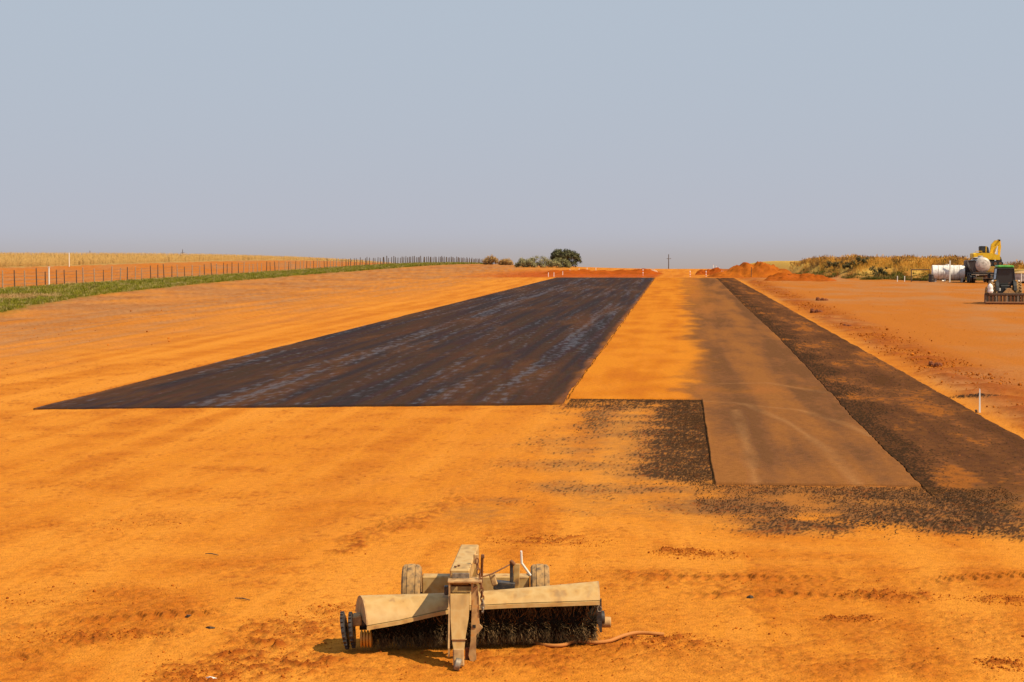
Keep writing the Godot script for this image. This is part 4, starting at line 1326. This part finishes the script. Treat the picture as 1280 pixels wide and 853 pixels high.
func make_tank() -> void:
	var d := 205.0
	var p := on(xat(1186, d), d)
	var T := thing("white_storage_tank", "white cylindrical tank lying on steel cradles before the grassy bank", "tank", p, -0.06)
	var L := Transform3D(Basis(Vector3(0, 0, 1), PI / 2), Vector3(0, 1.07, 0))
	var R := 0.86
	for k in 2:
		var s := -1.0 if k == 0 else 1.0
		var m := mb(L)
		m.lathe([[0.001, 0.0], [R, 0.0], [R + 0.012 * k, 0.0], [R + 0.012 * k, -s * 1.76], [R - 0.03, -s * 1.80], [R * 0.6, -s * 1.83], [0.001, -s * 1.84]] if s < 0 else [[0.001, -1.84], [R * 0.6, -1.83], [R - 0.03, -1.8], [R, -1.76], [R, 0.0], [0.001, 0.0]], 36)
		obj("tank_shell", m, M.white_tank, T)
	for x in [-1.15, -0.58, 0.6, 1.2]:
		var m := mb(Transform3D(L.basis, L.origin + Vector3(x, 0, 0)))
		m.lathe([[R + 0.002, -0.03], [R + 0.025, -0.03], [R + 0.025, 0.03], [R + 0.002, 0.03]], 36)
		obj("seam_band", m, M.grey_tank, T)
	obj("centre_band", mb(L).lathe([[R + 0.005, -0.06], [R + 0.04, -0.06], [R + 0.04, 0.06], [R + 0.005, 0.06]], 36), M.white, T)
	obj("filling_post", mb().box(Vector3(0.1, 1.2, 0.95), Vector3(0.15, 2.5, 0.1), 0.015), M.white, T)
	for x in [-1.45, 1.5]:
		obj("cradle", mb().box(Vector3(x, 0.22, 0), Vector3(0.2, 0.5, 1.3), 0.02), M.grey_tank, T)
	obj("outlet", mb().tube([Vector3(-0.4, 0.3, 0.5), Vector3(-0.4, 0.15, 0.75), Vector3(-0.75, 0.18, 0.8)], [0.08], 8), M.white, T)
	obj("manhole", mb(Transform3D(Basis.IDENTITY, Vector3(-0.1, 1.9, 0))).lathe([[0.2, 0.0], [0.2, 0.15], [0.001, 0.16]], 16), M.white_tank, T)
	# pipe frame and drum
	p = on(xat(1151.5, 206.0), 206.0)
	T = thing("pipe_frame", "dark square pipe frame standing left of the white tank", "frame", p)
	for s in [-1.05, 1.05]: obj("upright", mb().tube([Vector3(s, -0.1, 0), Vector3(s, 1.4, 0)], [0.055], 8), M.post_dark, T)
	obj("top_rail", mb().tube([Vector3(-1.08, 1.4, 0), Vector3(1.08, 1.4, 0)], [0.06], 8), M.post_dark, T)
	obj("bottom_rail", mb().tube([Vector3(-1.0, 0.12, 0), Vector3(1.0, 0.12, 0)], [0.03], 6), M.post_dark, T)
	T = thing("steel_drum", "dark steel drum between the pipe frame and the white tank", "drum", on(xat(1165, 204.5), 204.5))
	obj("shell", mb().lathe([[0.001, 0.0], [0.29, 0.0], [0.3, 0.02], [0.3, 0.28], [0.315, 0.3], [0.3, 0.32], [0.3, 0.58], [0.315, 0.6], [0.3, 0.62], [0.3, 0.88], [0.28, 0.9], [0.001, 0.88]], 20), M.dark_steel, T)
	obj("lid_ring", mb().lathe([[0.29, 0.88], [0.31, 0.9], [0.29, 0.92]], 20), M.grey_steel, T)
	for px in [1122.5, 1131.5]:
		T = thing("white_peg", "short white peg in the weeds left of the pipe frame", "peg", on(xat(px, 208.0), 208.0), 0.0, "white pegs left of the pipe frame")
		obj("shaft", mb().box(Vector3(0, 0.28, 0), Vector3(0.09, 0.62, 0.07), 0.01), M.white, T)
		obj("tip", mb().lathe([[0.05, 0.58], [0.001, 0.66]], 6), M.white, T)
	# low tank cut by the picture's edge
	T = thing("low_round_tank", "squat grey tank with pale lid beside the tractor", "tank", on(xat(1281, 200.0), 200.0))
	obj("shell", mb().lathe([[0.001, 0.2], [1.15, 0.2], [1.18, 0.24], [1.18, 1.02], [1.15, 1.06]], 32), M.grey_tank, T)
	obj("lid", mb().lathe([[1.2, 1.05], [1.2, 1.12], [0.6, 1.34], [0.001, 1.4]], 32), M.cream, T)
	obj("rib", mb().box(Vector3(-0.5, 0.62, 1.1), Vector3(0.09, 0.9, 0.1), 0.01), M.white, T)
	obj("skid", mb().box(Vector3(0, 0.1, 0), Vector3(2.2, 0.22, 1.2), 0.02), M.dark_steel, T)

func wheel(parent: Node, at: Vector3, R: float, W: float, m: Material, lugs := 0, hub_mat: Material = null) -> void:
	var o := thing_part("wheel", parent, Transform3D(Basis(Vector3(0, 0, 1), PI / 2), at))
	var t := mb()
	t.lathe([[R * 0.55, -W * 0.42], [R * 0.75, -W * 0.5], [R * 0.93, -W * 0.48], [R, -W * 0.36], [R, W * 0.36], [R * 0.93, W * 0.48], [R * 0.75, W * 0.5], [R * 0.55, W * 0.42]], 32)
	for k in lugs:
		var a := TAU * k / lugs
		for s in [-1.0, 1.0]:
			t.box(Vector3(cos(a + s * 0.06) * (R + 0.02), s * W * 0.22, sin(a + s * 0.06) * (R + 0.02)), Vector3(0.08, W * 0.46, 0.07), 0.008, Vector3(0, -a, 0) + Vector3(s * 0.7, 0, 0))
	obj("tyre", t, m, o)
	obj("rim", mb().lathe([[0.001, -W * 0.2], [R * 0.2, -W * 0.25], [R * 0.45, -W * 0.15], [R * 0.56, -W * 0.4], [R * 0.56, W * 0.4], [R * 0.45, W * 0.15], [R * 0.2, W * 0.25], [0.001, W * 0.2]], 24), hub_mat if hub_mat else M.tan, o)

func make_tractor() -> void:
	var d := 127.0
	var T := thing("farm_tractor", "green roofed farm tractor with dark cab seen from behind", "tractor", on(xat(1257.0, d), d), -0.03)
	# rear axle at z = 0, machine faces away from the lens
	for s in [-1.0, 1.0]:
		wheel(T, Vector3(s * 0.86, 0.80, 0.0), 0.80, 0.5, M.rubber, 22, M.yellow)
		wheel(T, Vector3(s * 0.78, 0.55, -2.4), 0.55, 0.4, M.rubber, 18, M.yellow)
		var fd := mb(Transform3D(Basis.IDENTITY, Vector3(s * 0.60, 0.80, 0)))
		for k in 7:
			var a := deg_to_rad(20.0 + k * 20.0)
			fd.box(Vector3(0, sin(a) * 0.92, cos(a) * 0.92), Vector3(0.22, 0.045, 0.34), 0.008, Vector3(PI / 2 - a, 0, 0))
		obj("fender", fd, M.black, T)
		obj("tail_light", mb().box(Vector3(s * 0.72, 1.62, 0.42), Vector3(0.16, 0.12, 0.08), 0.02), M.amber, T)
		obj("work_light", mb().box(Vector3(s * 0.90, 1.62, 0.40), Vector3(0.14, 0.12, 0.08), 0.02), M.white, T)
	obj("chassis", mb().box(Vector3(0, 0.85, -1.1), Vector3(0.6, 0.55, 2.9), 0.05), M.black, T)
	obj("bonnet", mb().box(Vector3(0, 1.35, -2.0), Vector3(0.75, 0.55, 1.7), 0.1), M.green, T)
	obj("rear_housing", mb().box(Vector3(0, 0.95, 0.3), Vector3(0.75, 0.75, 0.35), 0.06), M.black, T)
	var cab := thing_part("cab", T, Transform3D.IDENTITY)
	obj("roof", mb().lathe([[0.001, 0.0]], 4).box(Vector3(0, 2.62, -0.35), Vector3(1.16, 0.20, 1.5), 0.08), M.green, cab)
	obj("roof_edge", mb().box(Vector3(0, 2.49, -0.35), Vector3(1.2, 0.06, 1.54), 0.02), M.black, cab)
	for s in [-1.0, 1.0]:
		obj("pillar", mb().tube([Vector3(s * 0.66, 1.45, 0.28), Vector3(s * 0.55, 2.48, 0.3)], [0.045], 8), M.black, cab)
		obj("pillar", mb().tube([Vector3(s * 0.66, 1.45, -0.95), Vector3(s * 0.55, 2.48, -0.95)], [0.045], 8), M.black, cab)
		obj("side_window", mb().box(Vector3(s * 0.62, 1.97, -0.33), Vector3(0.015, 1.0, 1.2), 0.0, Vector3(0, 0, s * 0.1)), M.glass, cab)
	obj("rear_window", mb().box(Vector3(0, 1.97, 0.28), Vector3(1.15, 0.98, 0.015), 0.0), M.glass, cab)
	obj("lower_panel", mb().box(Vector3(0, 1.40, 0.25), Vector3(1.25, 0.14, 0.12), 0.02), M.black, cab)
	obj("seat", mb().box(Vector3(0, 1.75, -0.1), Vector3(0.5, 0.7, 0.14), 0.05), M.black, cab)
	for s in [-1.0, 1.0]: obj("lift_arm", mb().tube([Vector3(s * 0.35, 0.85, 0.35), Vector3(s * 0.42, 0.55, 1.1)], [0.05], 8), M.black_gloss, T)
	obj("top_link", mb().tube([Vector3(0, 1.1, 0.45), Vector3(0, 0.95, 1.15)], [0.045], 8), M.grey_steel, T)
	obj("mirror", mb().box(Vector3(-1.0, 1.95, -0.7), Vector3(0.2, 0.32, 0.05), 0.02), M.black, T)
	obj("mirror_arm", mb().tube([Vector3(-0.64, 2.1, -0.8), Vector3(-1.0, 2.12, -0.7)], [0.02], 6), M.black, T)
	obj("number_plate", mb().box(Vector3(-0.42, 1.02, 0.49), Vector3(0.14, 0.2, 0.02), 0.005), M.white, T)
	# implement carried behind
	var I := thing("tine_cultivator", "rusty cultivator with a row of upright tines behind the tractor", "cultivator", on(xat(1262.5, 125.2), 125.2), -0.03)
	obj("tool_bar", mb().box(Vector3(0, 0.72, 0), Vector3(3.3, 0.16, 0.16), 0.02), M.post_dark, I)
	obj("rear_bar", mb().box(Vector3(0, 0.66, -0.45), Vector3(3.1, 0.14, 0.14), 0.02), M.rust, I)
	obj("roller_shaft", mb().tube([Vector3(-1.6, 0.12, 0.05), Vector3(1.6, 0.12, 0.05)], [0.09], 10), M.rust, I)
	for k in 14:
		var x := -1.58 + k * 0.243
		obj("tine", mb().prism(PackedVector2Array([Vector2(x - 0.045, 0.66), Vector2(x + 0.045, 0.66), Vector2(x + 0.05, 0.2), Vector2(x + 0.03, 0.0), Vector2(x - 0.03, 0.0), Vector2(x - 0.05, 0.2)]), 0.12), M.grey_steel if k % 3 == 0 else M.rust, I)
	for k in 13:  # dark row added behind, to darken the gaps between the front tines
		var x := -1.46 + k * 0.243
		obj("added_dark_tine", mb(Transform3D(Basis.IDENTITY, Vector3(0, 0, -0.45))).prism(PackedVector2Array([Vector2(x - 0.09, 0.6), Vector2(x + 0.09, 0.6), Vector2(x + 0.1, 0.2), Vector2(x + 0.05, 0.02), Vector2(x - 0.05, 0.02), Vector2(x - 0.1, 0.2)]), 0.1), M.post_dark, I)
	obj("mast", mb().prism(PackedVector2Array([Vector2(-0.45, 0.78), Vector2(0.45, 0.78), Vector2(0.1, 1.15), Vector2(-0.1, 1.15)]), 0.08), M.tan, I)
	obj("end_plate", mb().box(Vector3(-1.64, 0.42, 0.0), Vector3(0.03, 0.62, 0.4), 0.008), M.rust, I)
	# sack hung on its end
	var S := mb()
	var prof := [[0.001, 0.0], [0.14, 0.02], [0.20, 0.14], [0.17, 0.30], [0.185, 0.45], [0.15, 0.60], [0.09, 0.68], [0.04, 0.72], [0.06, 0.78], [0.001, 0.78]]
	S.lathe(prof, 14)
	var so := obj("white_sack", S, M.cloth)
	so.position = on(xat(1239.5, 125.0), 125.0, 0.79)
	so.scale = Vector3(1.0, 0.92, 0.7); so.rotation.z = 0.08
	tag(so, "white cloth sack standing on the left end of the cultivator bar", "sack")

func make_truck() -> void:
	var d := 200.0
	var T := thing("tank_truck", "dark tank truck with a round pale tank end beside the white tank", "truck", on(xat(1229.0, d), d), 0.0)
	# seen from behind, slightly to the left; faces away
	for x in [-1.25, -0.9, 0.9, 1.25]:
		for z in [-0.4, -1.7]: wheel(T, Vector3(x, 0.5, z), 0.5, 0.28, M.black, 0, M.dark_steel)
	for x in [-1.2, 1.2]: wheel(T, Vector3(x, 0.5, -5.4), 0.5, 0.3, M.black, 0, M.dark_steel)
	for s in [-1.0, 1.0]: obj("frame_rail", mb().box(Vector3(s * 0.42, 0.95, -2.8), Vector3(0.14, 0.24, 6.2), 0.02), M.black, T)
	obj("rear_bumper", mb().box(Vector3(0.1, 0.56, 0.42), Vector3(2.3, 0.1, 0.1), 0.02), M.grey_steel, T)
	for s in [-0.75, 0.95]: obj("bumper_stay", mb().box(Vector3(s, 0.75, 0.4), Vector3(0.08, 0.4, 0.08), 0.01), M.grey_steel, T)
	obj("rear_beam", mb().box(Vector3(0.05, 1.12, 0.3), Vector3(2.3, 0.14, 0.2), 0.02), M.dark_steel, T)
	obj("tank_shell", mb(Transform3D(Basis(Vector3.RIGHT, PI / 2), Vector3(0.02, 2.02, -2.0))).lathe([[0.001, -2.2], [0.7, -2.15], [0.85, -2.0], [0.86, 1.9], [0.82, 2.08], [0.62, 2.22], [0.35, 2.3], [0.001, 2.33]], 36), M.grey_tank, T)
	obj("manhole", mb(Transform3D(Basis.IDENTITY, Vector3(0.02, 2.86, -1.6))).lathe([[0.28, 0.0], [0.28, 0.16], [0.001, 0.18]], 16), M.grey_tank, T)
	obj("walkway", mb().box(Vector3(-0.55, 2.78, -2.2), Vector3(0.35, 0.05, 3.2), 0.01), M.grey_steel, T)
	# dark hopper on its flank
	var hp := mb(Transform3D(Basis.IDENTITY, Vector3(0, 0, -0.6)))
	hp.prism(PackedVector2Array([Vector2(-1.58, 2.42), Vector2(-0.7, 2.5), Vector2(-0.7, 1.3), Vector2(-1.05, 1.2), Vector2(-1.3, 1.6)]), 1.3)
	obj("hopper", hp, M.dark_steel, T)
	obj("hopper_rim", mb().box(Vector3(-1.25, 2.48, -0.6), Vector3(0.8, 0.06, 1.4), 0.01, Vector3(0, 0, 0.07)), M.black, T)
	for s in [-0.85, 0.85]: obj("mudguard", mb().box(Vector3(s * 1.25, 1.08, -1.05), Vector3(0.6, 0.06, 2.2), 0.02), M.black, T)
	obj("toolbox", mb().box(Vector3(0.5, 0.78, 0.1), Vector3(0.5, 0.4, 0.4), 0.03), M.rust, T)
	obj("lamp", mb().box(Vector3(-0.62, 0.92, 0.42), Vector3(0.36, 0.12, 0.05), 0.01), M.white, T)
	obj("cab", mb().box(Vector3(0, 1.55, -5.2), Vector3(2.3, 1.9, 1.6), 0.12), M.dark_steel, T)
	obj("cab_window", mb().box(Vector3(0, 1.95, -4.39), Vector3(1.5, 0.5, 0.02), 0.0), M.glass, T)
	obj("spray_bar", mb().tube([Vector3(-1.3, 0.95, 0.55), Vector3(1.2, 0.95, 0.55)], [0.035], 8), M.grey_steel, T)

func make_excavator() -> void:
	var d := 229.0
	var T := thing("yellow_excavator", "yellow excavator with folded boom parked on the bank behind the tank truck", "excavator", on(xat(1236.0, d), d), 0.0)
	T.scale = Vector3.ONE * 1.1
	for s in [-1.0, 1.0]:
		var tr := mb(Transform3D(Basis(Vector3.UP, PI / 2), Vector3(0, 0.02, s * 0.85)))
		tr.t = Transform3D(Basis.IDENTITY, Vector3(0, 0, s * 0.85))
		tr.prism(PackedVector2Array([Vector2(-1.25, 0.0), Vector2(1.25, 0.0), Vector2(1.5, 0.2), Vector2(1.5, 0.42), Vector2(1.25, 0.6), Vector2(-1.25, 0.6), Vector2(-1.5, 0.42), Vector2(-1.5, 0.2)]), 0.45)
		var o := obj("track", tr, M.black, T)
		for x in [-1.15, -0.6, 0.0, 0.6, 1.15]: obj("roller", mb(Transform3D(Basis(Vector3.RIGHT, PI / 2), Vector3(x, 0.28, s * 0.85 + 0.23))).lathe(cyl(0.17, 0.03, 14, 0.01), 14), M.rust, o)
	obj("turntable", mb().lathe([[0.7, 0.55], [0.7, 0.8], [0.001, 0.8]], 24), M.black, T)
	obj("body", mb(Transform3D(Basis.IDENTITY, Vector3(0, 0, 0))).prism(PackedVector2Array([Vector2(-1.75, 0.85), Vector2(1.12, 0.72), Vector2(1.2, 0.95), Vector2(1.05, 1.25), Vector2(0.3, 1.5), Vector2(-1.5, 1.55), Vector2(-1.85, 1.35)]), 2.1), M.yellow, T)
	obj("counterweight", mb().box(Vector3(-1.72, 1.15, 0), Vector3(0.45, 0.7, 2.14), 0.1), M.yellow, T)
	obj("deck_rail", mb().tube([Vector3(-1.6, 1.56, 0.9), Vector3(-1.6, 1.72, 0.9), Vector3(-0.9, 1.72, 0.9), Vector3(-0.9, 1.56, 0.9)], [0.03], 6), M.yellow, T)
	var cab := thing_part("cab", T, Transform3D.IDENTITY)
	obj("shell", mb().prism(PackedVector2Array([Vector2(-1.02, 1.54), Vector2(0.02, 1.5), Vector2(-0.08, 2.1), Vector2(-0.28, 2.3), Vector2(-0.95, 2.32), Vector2(-1.05, 2.2)]), 1.0), M.black, cab)
	obj("pillar", mb().box(Vector3(-0.36, 1.93, 0.51), Vector3(0.09, 0.74, 0.03), 0.005), M.yellow, cab)
	obj("side_window", mb().box(Vector3(-0.68, 1.95, 0.51), Vector3(0.5, 0.5, 0.012), 0.0), M.glass, cab)
	obj("side_window", mb().box(Vector3(-0.2, 1.9, 0.51), Vector3(0.2, 0.5, 0.012), 0.0), M.glass, cab)
	var bm := mb(Transform3D(Basis.IDENTITY, Vector3(0, 0, -0.1)))
	bm.prism(PackedVector2Array([Vector2(0.15, 1.42), Vector2(0.70, 1.42), Vector2(0.80, 2.0), Vector2(1.0, 2.36), Vector2(1.30, 2.55), Vector2(1.25, 3.02), Vector2(0.72, 2.98), Vector2(0.30, 2.5)]), 0.38)
	obj("boom", bm, M.yellow, T)
	obj("stick", mb(Transform3D(Basis.IDENTITY, Vector3(0, 0, -0.1))).prism(PackedVector2Array([Vector2(1.0, 3.02), Vector2(1.34, 2.98), Vector2(1.42, 2.2), Vector2(1.30, 1.05), Vector2(1.10, 1.05), Vector2(1.08, 2.2)]), 0.26), M.yellow, T)
	obj("boom_cylinder", mb().tube([Vector3(0.75, 1.5, 0.2), Vector3(0.98, 2.3, 0.2)], [0.07], 10), M.white, T)
	obj("stick_cylinder", mb().tube([Vector3(0.55, 2.7, 0.0), Vector3(1.15, 3.08, 0.0)], [0.06], 10), M.grey_steel, T)
	obj("boom_pin", mb(Transform3D(Basis(Vector3.RIGHT, PI / 2), Vector3(1.2, 2.98, 0))).lathe(cyl(0.1, 0.26, 12, 0.02), 12), M.black, T)
	obj("bucket", mb(Transform3D(Basis.IDENTITY, Vector3(0, 0, -0.1))).prism(PackedVector2Array([Vector2(0.95, 0.72), Vector2(1.35, 1.08), Vector2(1.5, 0.6), Vector2(1.35, 0.3), Vector2(1.0, 0.28)]), 0.9), M.dark_steel, T)

# ------------------------------------------------------------------ scene
func _ready() -> void:
	var cam := Camera3D.new()
	cam.name = "camera"
	add_child(cam)
	cam.position = Vector3(0, EYE, 0)
	cam.rotation = Vector3(-PITCH, YAW, 0)
	cam.fov = rad_to_deg(2.0 * atan(426.5 / FOCAL))
	cam.near = 0.1
	cam.far = 8000.0
	cam.current = true
	var env := Environment.new()
	env.background_mode = Environment.BG_SKY
	var sky := ProceduralSkyMaterial.new()
	sky.sky_top_color = lin(0.328, 0.386, 0.456)
	sky.sky_horizon_color = lin(0.352, 0.354, 0.400)
	sky.sky_curve = 0.045
	sky.ground_horizon_color = lin(0.335, 0.33, 0.35)
	sky.ground_bottom_color = lin(0.3, 0.16, 0.06)
	sky.sun_angle_max = 1.0
	env.sky = Sky.new()
	env.sky.sky_material = sky
	env.tonemap_mode = Environment.TONE_MAPPER_LINEAR
	env.tonemap_exposure = 1.36
	env.sdfgi_enabled = true
	env.ssao_enabled = true
	env.ssil_enabled = true
	var we := WorldEnvironment.new()
	we.name = "environment"
	we.environment = env
	add_child(we)
	var sun := DirectionalLight3D.new()
	sun.name = "sun"
	add_child(sun)
	sun.look_at_from_position(Vector3(0.80, 1.0, 0.30) * 50.0, Vector3.ZERO)
	sun.light_energy = 1.55
	sun.light_color = Color(1.0, 0.93, 0.80)
	sun.light_angular_distance = 0.5
	sun.shadow_enabled = true

	make_materials()
	M.leafless = tinted(0.95, 0.1)
	M.lump = mat(Color(0.16, 0.04, 0.008), 0.95)
	make_ground_plan()
	make_ground()
	make_paving()
	heap("soil_heap", "large red soil heap with a pointed top beside the strip", xat(938, 238), 238.0, 6.5, 7.0, [[1.0, 0.0, 4.2, 2.6], [-1.6, 0.0, 4.0, 1.7], [3.4, -0.5, 3.0, 1.6]], 201, Color(0.44, 0.12, 0.014))
	heap("soil_heap", "low broad red soil heap right of the pointed heap", xat(1000, 212), 212.0, 4.6, 6.0, [[-1.6, 0, 3.2, 1.15], [1.3, -0.5, 3.0, 1.0], [3.0, -2.0, 2.2, 0.5]], 203, Color(0.40, 0.095, 0.012))
	heap("soil_heap", "low dark red heap behind the striped posts", xat(893, 258), 258.0, 3.0, 3.0, [[0.0, 0, 2.4, 1.25], [-1.4, 0, 2.0, 0.8]], 205, Color(0.38, 0.075, 0.011))
	heap("soil_berm", "long low red berm across the runway end", xat(752, 262), 262.0, 10.5, 4.0, [[-6.0, 0, 3.4, 0.75], [-3.0, 0.4, 3.4, 0.8], [0.0, 0, 3.2, 0.7], [3.0, 0.3, 3.2, 0.75], [6.0, 0, 3.4, 0.9]], 207, Color(0.42, 0.085, 0.011))
	heap("gravel_heap", "small pale gravel heap behind the far runway corner", xat(816, 268), 268.0, 1.0, 1.0, [[0.0, 0, 0.9, 0.75], [0.35, 0, 0.6, 0.6]], 209, Color(0.62, 0.5, 0.4))
	make_broom()
	make_hose()
	make_fence()
	pole(836, 640.0, 318.0, true, "distant utility pole rising behind the end of the lane")
	pole(228, 840.0, 312.0, true, "distant utility pole standing beyond the maize field")
	pole(112, 800.0, 313.5, false, "thin distant pole showing above the maize")
	make_tank()
	make_truck()
	make_excavator()
	make_tractor()
	make_markers()
	make_plants()
	make_clods()
